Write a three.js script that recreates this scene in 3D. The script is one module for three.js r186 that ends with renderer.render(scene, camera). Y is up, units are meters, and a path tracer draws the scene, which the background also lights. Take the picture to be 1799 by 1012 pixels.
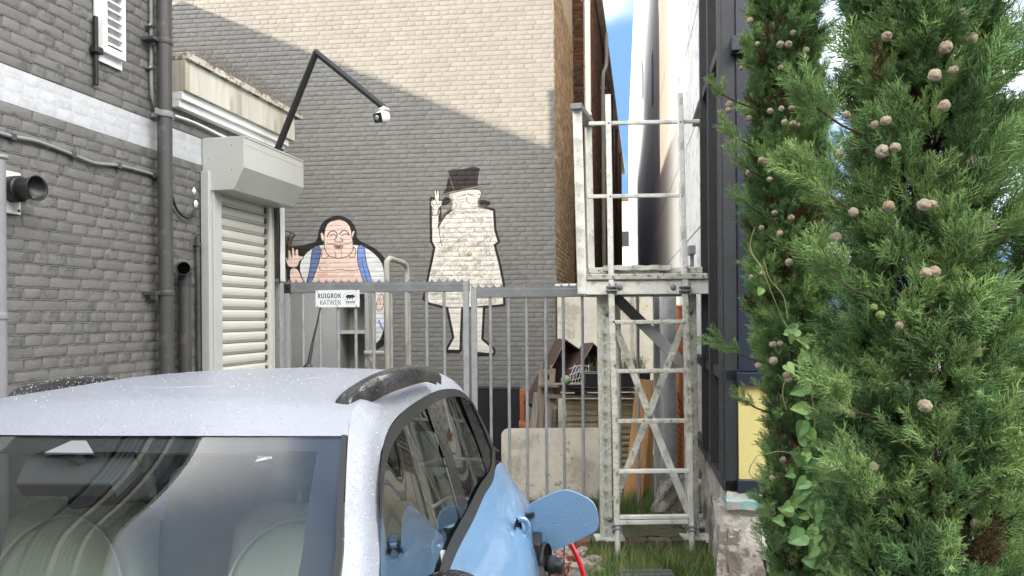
import * as THREE from 'three';
import { mergeGeometries, mergeVertices } from 'three/addons/utils/BufferGeometryUtils.js';
import { MeshSurfaceSampler } from 'three/addons/math/MeshSurfaceSampler.js';
import { RoundedBoxGeometry } from 'three/addons/geometries/RoundedBoxGeometry.js';

// ---------------------------------------------------------------- camera, sky, sun, exposure
const scene = new THREE.Scene();
const FOCAL = 1300, CX = 899.5, CY = 558, EYE = 1.8, ROLL = 0.0079;          // pixels of the 1799 x 1012 photograph
const camera = new THREE.PerspectiveCamera(2 * Math.atan(506 / FOCAL) * 180 / Math.PI, 1799 / 1012, 0.05, 1200);
camera.position.set(0, EYE, 0);
camera.rotation.z = -ROLL;
camera.setViewOffset(1799, 1012, 0, -(CY - 506), 1799, 1012);
scene.add(camera);
const renderer = new THREE.WebGLRenderer({ antialias: true });
renderer.setSize(1024, 576);
renderer.toneMapping = THREE.LinearToneMapping;
renderer.toneMappingExposure = 4.2;
renderer.outputColorSpace = THREE.SRGBColorSpace;
renderer.shadowMap.enabled = true;

function rngOf(seed) { let s = seed >>> 0; return () => { s = (s + 0x6d2b79f5) | 0; let t = Math.imul(s ^ (s >>> 15), 1 | s); t = (t + Math.imul(t ^ (t >>> 7), 61 | t)) ^ t; return ((t ^ (t >>> 14)) >>> 0) / 4294967296; }; }
const R0 = rngOf(7);
const clamp = (x, a = 0, b = 1) => Math.min(b, Math.max(a, x));
const lerp = (a, b, t) => a + (b - a) * t;
const sstep = (a, b, x) => { const t = clamp((x - a) / (b - a)); return t * t * (3 - 2 * t); };
// noise that tiles: n x n floats about 0..1
function tileNoise(n, cells, octaves, seed) {
  const out = new Float32Array(n * n); let amp = 1, sum = 0;
  for (let o = 0; o < octaves; o++) {
    const c = cells << o, r = rngOf(seed * 131 + o * 17 + 3), g = new Float32Array(c * c);
    for (let i = 0; i < c * c; i++) g[i] = r();
    for (let y = 0; y < n; y++) {
      const fy = y / n * c, y0 = Math.floor(fy), ty = fy - y0, sy = ty * ty * (3 - 2 * ty), a = (y0 % c) * c, b = ((y0 + 1) % c) * c;
      for (let x = 0; x < n; x++) {
        const fx = x / n * c, x0 = Math.floor(fx), tx = fx - x0, sx = tx * tx * (3 - 2 * tx), p = x0 % c, q = (x0 + 1) % c;
        out[y * n + x] += amp * lerp(lerp(g[a + p], g[a + q], sx), lerp(g[b + p], g[b + q], sx), sy);
      }
    }
    sum += amp; amp *= 0.55;
  }
  for (let i = 0; i < out.length; i++) out[i] /= sum;
  return out;
}
const SKYOFF = 0.6;  // puts the added cloud behind the camera, leaving the alley slit blue
// one sky: blue overhead, paler low down, overbright cloud added mid-height as fill light
const SUN = new THREE.Vector3(-0.524, 0.148, 0.839).normalize();
{
  const w = 1024, h = 512, d = new Float32Array(w * h * 4), n1 = tileNoise(512, 4, 6, 11), n2 = tileNoise(512, 8, 5, 12);
  for (let j = 0; j < h; j++) for (let i = 0; i < w; i++) {
    const el = ((j + 0.5) / h - 0.5) * Math.PI, az = ((i + 0.5) / w - 0.5) * 2 * Math.PI, s = Math.max(0, Math.sin(el));
    const z = Math.pow(s, 0.6);
    let r = lerp(0.06, 0.085, z), g = lerp(0.115, 0.165, z), b = lerp(0.2, 0.33, z);
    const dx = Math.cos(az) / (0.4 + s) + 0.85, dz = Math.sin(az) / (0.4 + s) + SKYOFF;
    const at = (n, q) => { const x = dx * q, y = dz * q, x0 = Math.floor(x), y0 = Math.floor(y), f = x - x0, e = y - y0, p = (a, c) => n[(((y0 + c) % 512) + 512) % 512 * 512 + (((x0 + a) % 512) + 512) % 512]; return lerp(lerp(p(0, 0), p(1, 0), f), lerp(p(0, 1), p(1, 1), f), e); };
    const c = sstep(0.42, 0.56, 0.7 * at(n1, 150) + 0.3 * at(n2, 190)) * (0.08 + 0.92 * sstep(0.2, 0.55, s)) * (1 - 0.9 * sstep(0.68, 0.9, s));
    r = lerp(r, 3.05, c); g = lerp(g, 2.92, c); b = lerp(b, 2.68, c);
    const o = (j * w + i) * 4, k = 1.0; d[o] = r * k; d[o + 1] = g * k; d[o + 2] = b * k; d[o + 3] = 1;
  }
  const t = new THREE.DataTexture(d, w, h, THREE.RGBAFormat, THREE.FloatType);
  t.mapping = THREE.EquirectangularReflectionMapping; t.magFilter = THREE.LinearFilter; t.minFilter = THREE.LinearFilter; t.needsUpdate = true;
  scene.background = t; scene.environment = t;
}
const sun = new THREE.DirectionalLight(new THREE.Color(1.0, 0.85, 0.66), 2.0);
sun.position.copy(SUN).multiplyScalar(60).add(new THREE.Vector3(0, 0, -8)); sun.target.position.set(0, 0, -8); sun.castShadow = true; sun.shadow.radius = 1.4;
sun.shadow.camera.left = -30; sun.shadow.camera.right = 30; sun.shadow.camera.top = 30; sun.shadow.camera.bottom = -30; sun.shadow.camera.far = 150;
sun.shadow.mapSize.set(4096, 4096);
scene.add(sun, sun.target);

// ---------------------------------------------------------------- frames, measuring, building
const V = (x, y, z) => new THREE.Vector3(x, y, z);
const frame = (x, y, z, deg) => { const r = deg * Math.PI / 180, m = new THREE.Matrix4().makeRotationY(r).setPosition(x, y, z); return { m, inv: m.clone().invert(), ry: r }; };
const WORLD = frame(0, 0, 0, 0);
const FL = frame(-3.33, 0, 0, 78.07);          // left wall: x along it away from the street, z out of it
const FM = frame(0.565, 0, -9.5, -6);           // wall with the painting: x to the right along it, origin at its right corner
const FS = frame(0.565, 0, -9.5, 79.9);        // alley side of that building
const FR = frame(0.648, 0, 0, -98.8);           // right-hand building: x towards the street, z out of it
const FW = frame(0.694, 0, 0, -98.34);          // white wall further along the alley: x towards the street
const FC = frame(-1.046, 0, 0, -4.5);           // car: x to its side, z to its nose
const FG = frame(0, 0, -6.4, 0);                // gate
// direction of sight through a measured point of the photograph, and where it meets a plane of a frame
function ray(px, py) { const u = px - CX, v = CY - py, c = Math.cos(ROLL), s = Math.sin(ROLL); return V((u * c + v * s) / FOCAL, (-u * s + v * c) / FOCAL, -1); }
const P = (px, py, d) => ray(px, py).multiplyScalar(d).add(V(0, EYE, 0));
function hit(px, py, F, p = 0) {
  const o = V(0, EYE, 0).applyMatrix4(F.inv), r = ray(px, py).transformDirection(F.inv), t = (p - o.z) / r.z;
  return o.addScaledVector(r, t);
}
function hitY(px, py, y, F = WORLD) { const r = ray(px, py), t = (y - EYE) / r.y; return V(0, EYE, 0).addScaledVector(r, t).applyMatrix4(F.inv); }

const used = new Map();
function numbered(n) { const k = used.get(n) || 0; used.set(n, k + 1); return k ? n + '_' + String(k).padStart(3, '0') : n; }
const base = new WeakMap();
function thing(name, label, category, F = WORLD, at = [0, 0, 0], group, kind) {
  const o = new THREE.Group(); o.name = numbered(name); o.userData = { label, category };
  if (group) o.userData.group = group;
  if (kind) o.userData.kind = kind;
  const p = V(...at).applyMatrix4(F.m); o.position.copy(p); o.rotation.y = F.ry;
  base.set(o, V(...at)); scene.add(o); return o;
}
function boxUV(g) {      // uv in metres from the face's main direction
  if (g.userData.uvDone) return g;
  if (g.index) { const q = g.toNonIndexed(); g = q; }
  const p = g.attributes.position, uv = new Float32Array(p.count * 2), a = V(), b = V(), c = V();
  for (let i = 0; i < p.count; i += 3) {
    a.fromBufferAttribute(p, i); b.fromBufferAttribute(p, i + 1).sub(a); c.fromBufferAttribute(p, i + 2).sub(a); b.cross(c);
    const x = Math.abs(b.x), y = Math.abs(b.y), z = Math.abs(b.z);
    for (let k = 0; k < 3; k++) {
      const X = p.getX(i + k), Y = p.getY(i + k), Z = p.getZ(i + k), o = (i + k) * 2;
      if (z >= x && z >= y) { uv[o] = X; uv[o + 1] = Y; } else if (x >= y) { uv[o] = Z; uv[o + 1] = Y; } else { uv[o] = X; uv[o + 1] = Z; }
    }
  }
  g.setAttribute('uv', new THREE.BufferAttribute(uv, 2)); return g;
}
function joined(geoms) {
  const l = geoms.map((g) => { const k = g.userData.uvDone; let q = k ? (g.index ? g.toNonIndexed() : g) : boxUV(g); q = q.clone(); for (const n of Object.keys(q.attributes)) if (!['position', 'normal', 'uv', 'color'].includes(n)) q.deleteAttribute(n); if (!q.attributes.normal) q.computeVertexNormals(); return q; });
  const anyColor = l.some((g) => g.attributes.color);
  if (anyColor) for (const g of l) if (!g.attributes.color) g.setAttribute('color', new THREE.BufferAttribute(new Float32Array(g.attributes.position.count * 3).fill(1), 3));
  return l.length > 1 ? mergeGeometries(l) : l[0];
}
// one named mesh from geometries given in the thing's frame, put under the thing (or part)
function put(name, geoms, mat, parent, extra) {
  let b = base.get(parent), g = joined(Array.isArray(geoms) ? geoms : [geoms]);
  if (b) g.translate(-b.x, -b.y, -b.z);
  const m = new THREE.Mesh(g, mat); m.name = parent === scene ? numbered(name) : name; m.castShadow = m.receiveShadow = true;
  if (b) base.set(m, b);
  if (extra) Object.assign(m.userData, extra);
  parent.add(m); return m;
}
const bx = (w, h, d, x, y, z) => new THREE.BoxGeometry(w, h, d).translate(x, y, z);
const box = (x0, x1, y0, y1, z0, z1) => bx(Math.abs(x1 - x0), Math.abs(y1 - y0), Math.abs(z1 - z0), (x0 + x1) / 2, (y0 + y1) / 2, (z0 + z1) / 2);
const rbox = (x0, x1, y0, y1, z0, z1, r = 0.004, seg = 1) => new RoundedBoxGeometry(Math.abs(x1 - x0), Math.abs(y1 - y0), Math.abs(z1 - z0), seg, Math.min(r, Math.abs(x1 - x0) / 2.1, Math.abs(y1 - y0) / 2.1, Math.abs(z1 - z0) / 2.1)).translate((x0 + x1) / 2, (y0 + y1) / 2, (z0 + z1) / 2);
function orient(a, b, up = V(0, 1, 0)) {     // matrix with local y from a to b and local z close to "up"
  const y = b.clone().sub(a).normalize(); let x = y.clone().cross(up); if (x.lengthSq() < 1e-6) x = y.clone().cross(V(0, 0, 1)); x.normalize();
  const z = x.clone().cross(y); return new THREE.Matrix4().makeBasis(x, y, z).setPosition(a.clone().add(b).multiplyScalar(0.5));
}
const A3 = (p) => (Array.isArray(p) ? V(...p) : p);
function bar(a, b, w, t, up, r = 0.002) { a = A3(a); b = A3(b); const L = a.distanceTo(b); return new RoundedBoxGeometry(w, L, t, 1, Math.min(r, w / 2.2, t / 2.2)).applyMatrix4(orient(a, b, up && A3(up))); }
function rod(a, b, r, seg = 12, r2) { a = A3(a); b = A3(b); return new THREE.CylinderGeometry(r2 ?? r, r, a.distanceTo(b), seg, 1).applyMatrix4(orient(a, b)); }
const ball = (p, r, w = 10, h = 8) => new THREE.SphereGeometry(r, w, h).translate(...A3(p).toArray());
const curve = (pts, closed = false, type = 'centripetal', ten = 0.5) => new THREE.CatmullRomCurve3(pts.map(A3), closed, type, ten);
const tube = (pts, r, seg = 24, rad = 8, closed = false) => new THREE.TubeGeometry(curve(pts, closed), seg, r, rad, closed);
function tubePoly(pts, r, bend = 0.05, rad = 10) {      // straight runs with rounded corners
  const q = pts.map(A3), path = new THREE.CurvePath(); let last = q[0];
  for (let i = 1; i < q.length - 1; i++) {
    const din = q[i].clone().sub(q[i - 1]).normalize(), dout = q[i + 1].clone().sub(q[i]).normalize();
    const a = q[i].clone().addScaledVector(din, -bend), b = q[i].clone().addScaledVector(dout, bend);
    path.add(new THREE.LineCurve3(last, a)); path.add(new THREE.QuadraticBezierCurve3(a, q[i], b)); last = b;
  }
  path.add(new THREE.LineCurve3(last, q[q.length - 1]));
  return new THREE.TubeGeometry(path, 14 * q.length, r, rad, false);
}
function lathe(prof, seg = 24, m) { const g = new THREE.LatheGeometry(prof.map(([r, y]) => new THREE.Vector2(r, y)), seg); return m ? g.applyMatrix4(m) : g; }
function ext(pts, depth, bevel = 0, holes) {
  const s = new THREE.Shape(pts.map(([x, y]) => new THREE.Vector2(x, y)));
  if (holes) for (const h of holes) s.holes.push(new THREE.Path(h.map(([x, y]) => new THREE.Vector2(x, y))));
  return new THREE.ExtrudeGeometry(s, { depth, bevelEnabled: bevel > 0, bevelThickness: bevel, bevelSize: bevel, bevelSegments: 2, steps: 1 });
}
// smooth surface through rows of points
function surf(rows, nu, nv, u0 = 0, u1 = 1, v0 = 0, v1 = 1, off = 0) {
  const cs = rows.map((r) => curve(r)), pos = [], idx = [], uvs = [];
  const at = (u, v) => { const col = cs.map((c) => c.getPoint(clamp(v))); return curve(col).getPoint(clamp(u)); };
  for (let i = 0; i <= nu; i++) for (let j = 0; j <= nv; j++) {
    const vv = j / nv, v = lerp(v0, v1, vv), a = typeof u0 === 'function' ? u0(v) : u0, b = typeof u1 === 'function' ? u1(v) : u1, u = lerp(a, b, i / nu), p = at(u, v);
    if (off) { const e = 0.004, du = at(u + e, v).sub(at(u - e, v)), dv = at(u, v + e).sub(at(u, v - e)); p.addScaledVector(du.cross(dv).normalize(), off); }
    pos.push(p.x, p.y, p.z); uvs.push(u, v);
    if (i < nu && j < nv) { const k = i * (nv + 1) + j; idx.push(k, k + nv + 1, k + 1, k + 1, k + nv + 1, k + nv + 2); }
  }
  const pt = (i, j) => { const k = (i * (nv + 1) + j) * 3; return V(pos[k], pos[k + 1], pos[k + 2]); }; let lu = 0, lv = 0;
  for (let i = 0; i < nu; i++) lu += pt(i, nv >> 1).distanceTo(pt(i + 1, nv >> 1)); for (let j = 0; j < nv; j++) lv += pt(nu >> 1, j).distanceTo(pt(nu >> 1, j + 1));
  for (let i = 0; i <= nu; i++) for (let j = 0; j <= nv; j++) { const k = (i * (nv + 1) + j) * 2; uvs[k] = i / nu * lu; uvs[k + 1] = j / nv * lv; }
  const g = new THREE.BufferGeometry(); g.setAttribute('position', new THREE.Float32BufferAttribute(pos, 3)); g.setAttribute('uv', new THREE.Float32BufferAttribute(uvs, 2)); g.setIndex(idx); g.computeVertexNormals(); g.userData.uvDone = true; return g;
}
function jitter(g, amt, seed = 1, freq = 9) {      // uneven surface for rough things; joined corners stay joined
  const p = g.attributes.position; g.deleteAttribute('uv');
  for (let i = 0; i < p.count; i++) {
    const x = p.getX(i), y = p.getY(i), z = p.getZ(i), f = (a, b, c) => Math.sin(x * freq * a + y * freq * b + z * freq * c + seed * 7.3);
    p.setXYZ(i, x + amt * f(1.3, 2.1, -1.7), y + amt * f(-2.3, 1.1, 1.9), z + amt * f(1.7, -1.4, 2.2));
  }
  g.computeVertexNormals(); return g;
}

// ---------------------------------------------------------------- materials
function tex(n, fn, srgb = false, rep = 1) {
  const d = new Uint8Array(n * n * 4);
  for (let y = 0; y < n; y++) for (let x = 0; x < n; x++) { const c = fn(x, y, y * n + x), o = (y * n + x) * 4; if (typeof c === 'number') { d[o] = d[o + 1] = d[o + 2] = clamp(c) * 255; } else { d[o] = clamp(c[0]) * 255; d[o + 1] = clamp(c[1]) * 255; d[o + 2] = clamp(c[2]) * 255; } d[o + 3] = 255; }
  const t = new THREE.DataTexture(d, n, n); t.magFilter = THREE.LinearFilter; t.minFilter = THREE.LinearMipmapLinearFilter; t.wrapS = t.wrapT = THREE.RepeatWrapping; t.repeat.set(rep, rep);
  if (srgb) t.colorSpace = THREE.SRGBColorSpace; t.needsUpdate = true; return t;
}
const again = (t, rx, ry = rx) => { const q = t.clone(); q.repeat.set(rx, ry); q.needsUpdate = true; return q; };
const N = { a: tileNoise(512, 4, 6, 1), b: tileNoise(512, 16, 5, 2), c: tileNoise(512, 48, 3, 3), d: tileNoise(512, 6, 5, 4) };
const srgbOf = (l) => (l <= 0.0031308 ? 12.92 * l : 1.055 * Math.pow(l, 1 / 2.4) - 0.055);
// colour map whose mean is the linear colour c, with blotches and grain; stains = [[colour, noise, threshold, softness], ...]
function mottled(c, amt, stains = [], rep = 1, n = 512) {
  return tex(n, (x, y, i) => {
    const k = 1 + amt * ((N.a[i] - 0.5) * 1.6 + (N.c[i] - 0.5) * 1.0);
    let o = c.map((v) => v * k);
    for (const [sc, ns, th, so] of stains) { const m = sstep(th, th + so, N[ns][(i * 1 + 7919 * stains.indexOf(stains[0])) % N[ns].length] * 0.8 + 0.2 * N.c[i]); o = o.map((v, q) => lerp(v, sc[q], m)); }
    return o.map(srgbOf);
  }, true, rep);
}
const bumpRough = tex(512, (x, y, i) => 0.5 * N.b[i] + 0.35 * N.c[i] + 0.15 * N.a[i]);
const bumpFine = tex(512, (x, y, i) => 0.7 * N.c[i] + 0.3 * N.b[i]);
function M(o) {
  const { c = [0.5, 0.5, 0.5], r = 0.7, m = 0, physical, ...rest } = o;
  const K = physical ? THREE.MeshPhysicalMaterial : THREE.MeshStandardMaterial;
  const q = new K({ roughness: r, metalness: m, side: THREE.DoubleSide, ...rest }); q.color.setRGB(...c); return q;
}
const textured = (c, amt, rep, o = {}, stains = []) => M({ c: [1, 1, 1], map: mottled(c, amt, stains, rep), bumpMap: again(o.fine ? bumpFine : bumpRough, rep * (o.bk || 1)), bumpScale: o.bump ?? 0.002, r: o.r ?? 0.8, m: o.m ?? 0 });
// long grain along v
const grain = tex(256, (x, y) => { const i = (Math.floor(y / 16) % 512) * 512 + (x * 2) % 512; return N.c[i] * 0.6 + N.b[(((y >> 3) * 512) + x) % 262144] * 0.4; });
function wood(c, rep = 3, amt = 0.5) {
  const map = tex(256, (x, y) => { const g = N.c[((Math.floor(y / 24)) % 512) * 512 + (x * 2) % 512] * 0.6 + N.b[(((y >> 3) * 512) + x * 2) % 262144] * 0.4, k = 1 + amt * (g - 0.5) * 2; return c.map((v) => srgbOf(v * k)); }, true, rep);
  return M({ c: [1, 1, 1], map, bumpMap: again(grain, rep), bumpScale: 0.002, r: 0.75 });
}
const galv = (k) => tex(256, (x, y, i) => { const s = N.b[(y * 2) * 512 + x * 2], b = N.a[(y * 2) * 512 + x * 2]; const v = k * (0.78 + 0.25 * s + 0.4 * (b - 0.5)); return [v * 0.97, v, v * 1.04].map(srgbOf); }, true, 3);
const MAT = {
  galv: M({ c: [1, 1, 1], map: galv(0.42), r: 0.5, m: 0.2 }),
  galvDark: M({ c: [1, 1, 1], map: galv(0.24), r: 0.55, m: 0.2 }),
  alu: textured([0.7, 0.7, 0.665], 0.22, 3, { r: 0.5, m: 0.1, bump: 0.0006 }, [[[0.45, 0.45, 0.4], 'd', 0.56, 0.2]]),
  mossy: textured([0.58, 0.58, 0.53], 0.3, 5, { r: 0.75, m: 0.15, bump: 0.0015 }, [[[0.43, 0.42, 0.34], 'b', 0.5, 0.2], [[0.26, 0.25, 0.16], 'd', 0.6, 0.14]]),
  deck: textured([0.5, 0.49, 0.45], 0.3, 3, { r: 0.8, bump: 0.002 }, [[[0.2, 0.2, 0.14], 'b', 0.56, 0.08]]),
  charcoal: textured([0.05, 0.05, 0.05], 0.3, 1.5, { r: 0.5, bump: 0.0004 }, [[[0.085, 0.082, 0.08], 'd', 0.6, 0.1]]),
  greyPaint: textured([0.2, 0.205, 0.215], 0.15, 2, { r: 0.5, bump: 0.0004 }),
  black: M({ c: [0.012, 0.012, 0.013], r: 0.45 }),
  blackMatt: M({ c: [0.02, 0.02, 0.021], r: 0.85 }),
  white: textured([0.74, 0.75, 0.75], 0.08, 2, { r: 0.45, bump: 0.0003 }),
  cladding: textured([0.74, 0.73, 0.69], 0.06, 0.8, { r: 1, bump: 0.0006 }),
  cream: textured([0.52, 0.5, 0.435], 0.12, 0.9, { r: 0.75, bump: 0.0008 }, [[[0.42, 0.38, 0.3], 'd', 0.62, 0.12]]),
  shutter: textured([0.57, 0.57, 0.535], 0.06, 1.2, { r: 0.42, m: 0.05, bump: 0.0002, fine: true }),
  shutterBox: textured([0.47, 0.485, 0.465], 0.08, 1, { r: 0.4, m: 0.08, bump: 0.0003 }),
  navy: textured([0.013, 0.018, 0.034], 0.25, 1, { r: 0.4, bump: 0.0003 }),
  yellow: textured([0.53, 0.46, 0.19], 0.12, 1, { r: 0.5, bump: 0.0004 }),
  bronze: textured([0.03, 0.032, 0.037], 0.4, 2, { r: 0.5, m: 0.3, bump: 0.0005 }),
  concrete: textured([0.36, 0.34, 0.31], 0.5, 1.1, { r: 0.95, bump: 0.012 }, [[[0.15, 0.13, 0.11], 'd', 0.58, 0.08], [[0.52, 0.5, 0.47], 'a', 0.6, 0.05]]),
  rubber: M({ c: [0.018, 0.018, 0.019], r: 0.7 }),
  redCable: M({ c: [0.62, 0.012, 0.022], r: 0.4 }),
  steel: M({ c: [0.55, 0.55, 0.55], r: 0.3, m: 0.9 }),
};
// ---------------------------------------------------------------- ground
{
  const g = new THREE.PlaneGeometry(900, 900).rotateX(-Math.PI / 2);
  put('ground', g, textured([0.17, 0.16, 0.145], 0.5, 0.7, { r: 0.95, bump: 0.006 }, [[[0.08, 0.085, 0.05], 'd', 0.56, 0.1]]), scene, { kind: 'structure' });
}
// ---------------------------------------------------------------- bricks
function brickGeo(w, h, depth, rnd, soft = 0.007) {     // pillow-edged painted brick, lower left corner at 0,0, back on z = 0
  const b = soft * (0.75 + 0.5 * rnd()), xs = [0, b, w * (0.4 + 0.2 * rnd()), w - b, w], ys = [0, b, h - b, h], pos = [], idx = [];
  const tilt = (rnd() - 0.5) * 0.35, tilt2 = (rnd() - 0.5) * 0.3, dd = depth * (0.75 + 0.5 * rnd());
  for (let j = 0; j < 4; j++) for (let i = 0; i < 5; i++) {
    const edge = i === 0 || i === 4 || j === 0 || j === 3, corner = (i === 0 || i === 4) && (j === 0 || j === 3);
    let x = xs[i] + (rnd() - 0.5) * 0.004, y = ys[j] + (rnd() - 0.5) * 0.0034, z = edge ? -0.001 : dd * (1 + tilt * (x / w - 0.5) + tilt2 * (y / h - 0.5)) + (rnd() - 0.5) * 0.0015;
    if (corner) { x += (i ? -1 : 1) * 0.002; y += (j ? -1 : 1) * 0.002; }
    pos.push(x, y, z);
    if (i < 4 && j < 3) { const k = j * 5 + i; idx.push(k, k + 1, k + 6, k, k + 6, k + 5); }
  }
  const g = new THREE.BufferGeometry(); g.setAttribute('position', new THREE.Float32BufferAttribute(pos, 3)); g.setIndex(idx); g.computeVertexNormals(); return g;
}
function planarUV(g, fu, fv) { const p = g.attributes.position, uv = new Float32Array(p.count * 2); for (let i = 0; i < p.count; i++) { uv[2 * i] = fu(p.getX(i), p.getY(i)); uv[2 * i + 1] = fv(p.getX(i), p.getY(i)); } g.setAttribute('uv', new THREE.BufferAttribute(uv, 2)); g.userData.uvDone = true; return g; }
const toned = (g, k) => { g.setAttribute('color', new THREE.BufferAttribute(new Float32Array(g.attributes.position.count * 3).fill(k), 3)); return g; };
// courses of English bond between x0 and x1; skip(x0, x1, y) leaves a brick out; returns [x, y, w, header?, course]
function bond(x0, x1, y0, course, rows, kindOf, skip, rnd, L = 0.21, H = 0.1, J = 0.011) {
  const out = [];
  for (let k = 0; k < rows; k++) {
    const header = kindOf(k), w = header ? H : L; let x = x0 - (header ? 0.055 : (k % 4 < 2 ? 0 : 0.11)) - rnd() * 0.02 + (k % 3) * 0.0;
    for (; x < x1; x += w + J) {
      const a = Math.max(x, x0), b = Math.min(x + w * (0.97 + 0.06 * rnd()), x1); if (b - a < 0.03) continue;
      const y = y0 + k * course; if (skip && skip(a, b, y)) continue;
      out.push([a, y, b - a, header, k]);
    }
  }
  return out;
}

// ---------------------------------------------------------------- left building
const paintGrey = textured([0.115, 0.1135, 0.11], 0.28, 1.3, { r: 0.7, bump: 0.003 }, [[[0.075, 0.073, 0.07], 'b', 0.62, 0.06]]);
const greys = [0.13, 0.136, 0.142].map((k, i) => textured([k, k * 0.99, k * 0.96], 0.24, 1.15 + 0.2 * i, { r: 0.7, bump: 0.0035 }, [[[k * 0.66, k * 0.66, k * 0.66], 'b', 0.62, 0.07]]));
const paintWhite = textured([0.43, 0.445, 0.47], 0.22, 1.3, { r: 0.6, bump: 0.003 });
const doorL = hit(355, 480, FL, 0.02).x, doorR = hit(482, 480, FL, 0.03).x, END_T = 6.42, MAIN_T = hit(303, 60, FL, 0).x;
{
  const b = thing('brick_building', 'grey painted brick building with a white brick band along the left side', 'building', FL, [2, 0, 0]);
  const rnd = rngOf(21);
  const wall = put('wall', [box(-10.9, MAIN_T, 0, 4.3, -0.3, 0), box(MAIN_T, END_T, 0, 3.4, -0.3, 0), box(END_T - 0.25, END_T, 0, 3.4, -4, -0.3)], paintGrey, b);
  const COURSE = 0.062, Y0 = 2.907, down = 27;
  const list = bond(3.2, END_T, Y0 - down * COURSE, COURSE, 49, (k) => { const q = k - down; return (q >= 0 && q <= 2) || (((q % 2) + 2) % 2 === 0 && q !== 4) ; }, (a, c, y) => (c > MAIN_T - 0.02 && y > 3.3) || (a < doorR && c > doorL && y < 2.72), rnd);
  const variants = { s: [], h: [] };
  for (let i = 0; i < 9; i++) for (const [k, w] of [['s', 0.21], ['h', 0.1]]) variants[k].push(planarUV(brickGeo(w, 0.0535, 0.005, rnd, 0.0034), (x, y) => x + i * 0.37, (x, y) => y + i * 0.23));
  const eye = V(0, EYE, 0).applyMatrix4(FL.inv);
  const seen = list.map((q) => ({ q, d: Math.hypot(q[0] - eye.x, q[1] - eye.y, eye.z), s: q[2] * 1 })).sort((p, r) => p.d * p.d / p.s - r.d * r.d / r.s);
  let made = 0; const rest = { 0: [], 1: [], 2: [], w: [] };
  for (const { q: [x, y, w, header, k] } of seen) {
    const white = k - down >= 0 && k - down <= 2, full = Math.abs(w - (header ? 0.1 : 0.21)) < 0.012;
    if (made < 300 && y > 1.42 && full && x > 3.55) {
      const m = new THREE.Mesh(variants[header ? 'h' : 's'][Math.floor(rnd() * 9)], white ? paintWhite : greys[Math.floor(rnd() * 3)]);
      m.name = made ? 'brick_' + String(made).padStart(3, '0') : 'brick'; m.position.set(x - 2, y + 0.005, 0); m.rotation.z = (rnd() - 0.5) * 0.012; if (white) m.scale.z = 0.5; m.castShadow = m.receiveShadow = true; wall.add(m); made++;
    } else { const g = brickGeo(w, 0.0535, 0.005, rnd, 0.0034); if (white) g.scale(1, 1, 0.5); g.translate(x, y + 0.005, 0); const o1 = rnd(), o2 = rnd(); rest[white ? 'w' : Math.floor(rnd() * 3)].push(planarUV(g, (a) => a + o1, (a, c) => c + o2)); }
  }
  for (const i of [0, 1, 2]) put('bricks', rest[i], greys[i], wall, { kind: 'stuff' });
  put('white_bricks', rest.w, paintWhite, wall, { kind: 'stuff', label: 'white painted bricks of the band' });
  const beads = []; for (let k = 2; k < 49; k++) { const y = Y0 - down * COURSE + k * COURSE, x1 = y > 3.3 ? MAIN_T : y < 2.72 ? doorL : END_T; if (k - down >= 0 && k - down <= 3) continue; beads.push(jitter(new THREE.BoxGeometry(x1 - 3.3, 0.005, 0.006, 90, 1, 1).translate((x1 + 3.3) / 2, y - 0.0005, 0.0024), 0.0014, k, 31)); }
  put('mortar_beads', beads, greys[1], wall, { kind: 'stuff' });
  put('white_mortar', box(-2, MAIN_T + 0.9, 2.906, 3.094, -0.01, 0.0015), paintWhite, wall);
  // timber cladding, eaves and roof above the frame: they shade the yard and are mirrored in the windscreen
  const boards = []; for (let i = 0; i < 15; i++) boards.push(box(-10.9, MAIN_T - 0.1, 4.3 + i * 0.076, 4.362 + i * 0.076, -0.06, 0.03));
  put('cladding', [...boards, box(-10.9, MAIN_T - 0.1, 4.3, 5.44, -0.08, -0.061)], MAT.charcoal, b); put('eaves_board', [4.62, 5.0].map((y) => box(-10.9, MAIN_T - 0.1, y, y + 0.09, 0.031, 0.05)), MAT.cream, b);
  put('gutter', [box(-11, MAIN_T - 0.08, 5.441, 5.53, -0.09, 0.13)], MAT.cream, b);
  const prism = (pts, t0, t1) => ext(pts.map(([z, y]) => [z, y]), t1 - t0).rotateY(-Math.PI / 2).translate(t1, 0, 0);
  put('roof', [prism([[-0.09, 4.79], [-3.5, 6.28], [-8.1, 4.4], [-8.1, 4.3], [-3.5, 6.1], [-0.09, 4.69]], -11, MAIN_T + 0.04), prism([[-2.8, 5.9], [-3.5, 6.28], [-8.1, 4.4], [-8.1, 4.3], [-3.5, 6.1], [-2.8, 5.75]], MAIN_T + 0.045, 8.6)], MAT.charcoal, b);
  put('rear_wall', [prism([[-0.305, 0], [-0.305, 4.6], [-3.5, 6.05], [-7.95, 4.3], [-7.95, 0]], -10.9, MAIN_T - 0.26), prism([[-2.85, 0], [-2.85, 5.6], [-3.5, 6.05], [-7.95, 4.3], [-7.95, 0]], MAIN_T - 0.25, 8.5)], paintGrey, b);
  // flat roofed end: fascia, soffit board, coping
  const fe = 6.56;
  const streaky = M({ c: [1, 1, 1], map: (() => { const q = mottled([0.5, 0.485, 0.425], 0.3, [[[0.34, 0.31, 0.24], 'd', 0.55, 0.16], [[0.24, 0.23, 0.18], 'b', 0.62, 0.1]], 1); q.repeat.set(1.6, 0.16); return q; })(), r: 0.75 });
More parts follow.
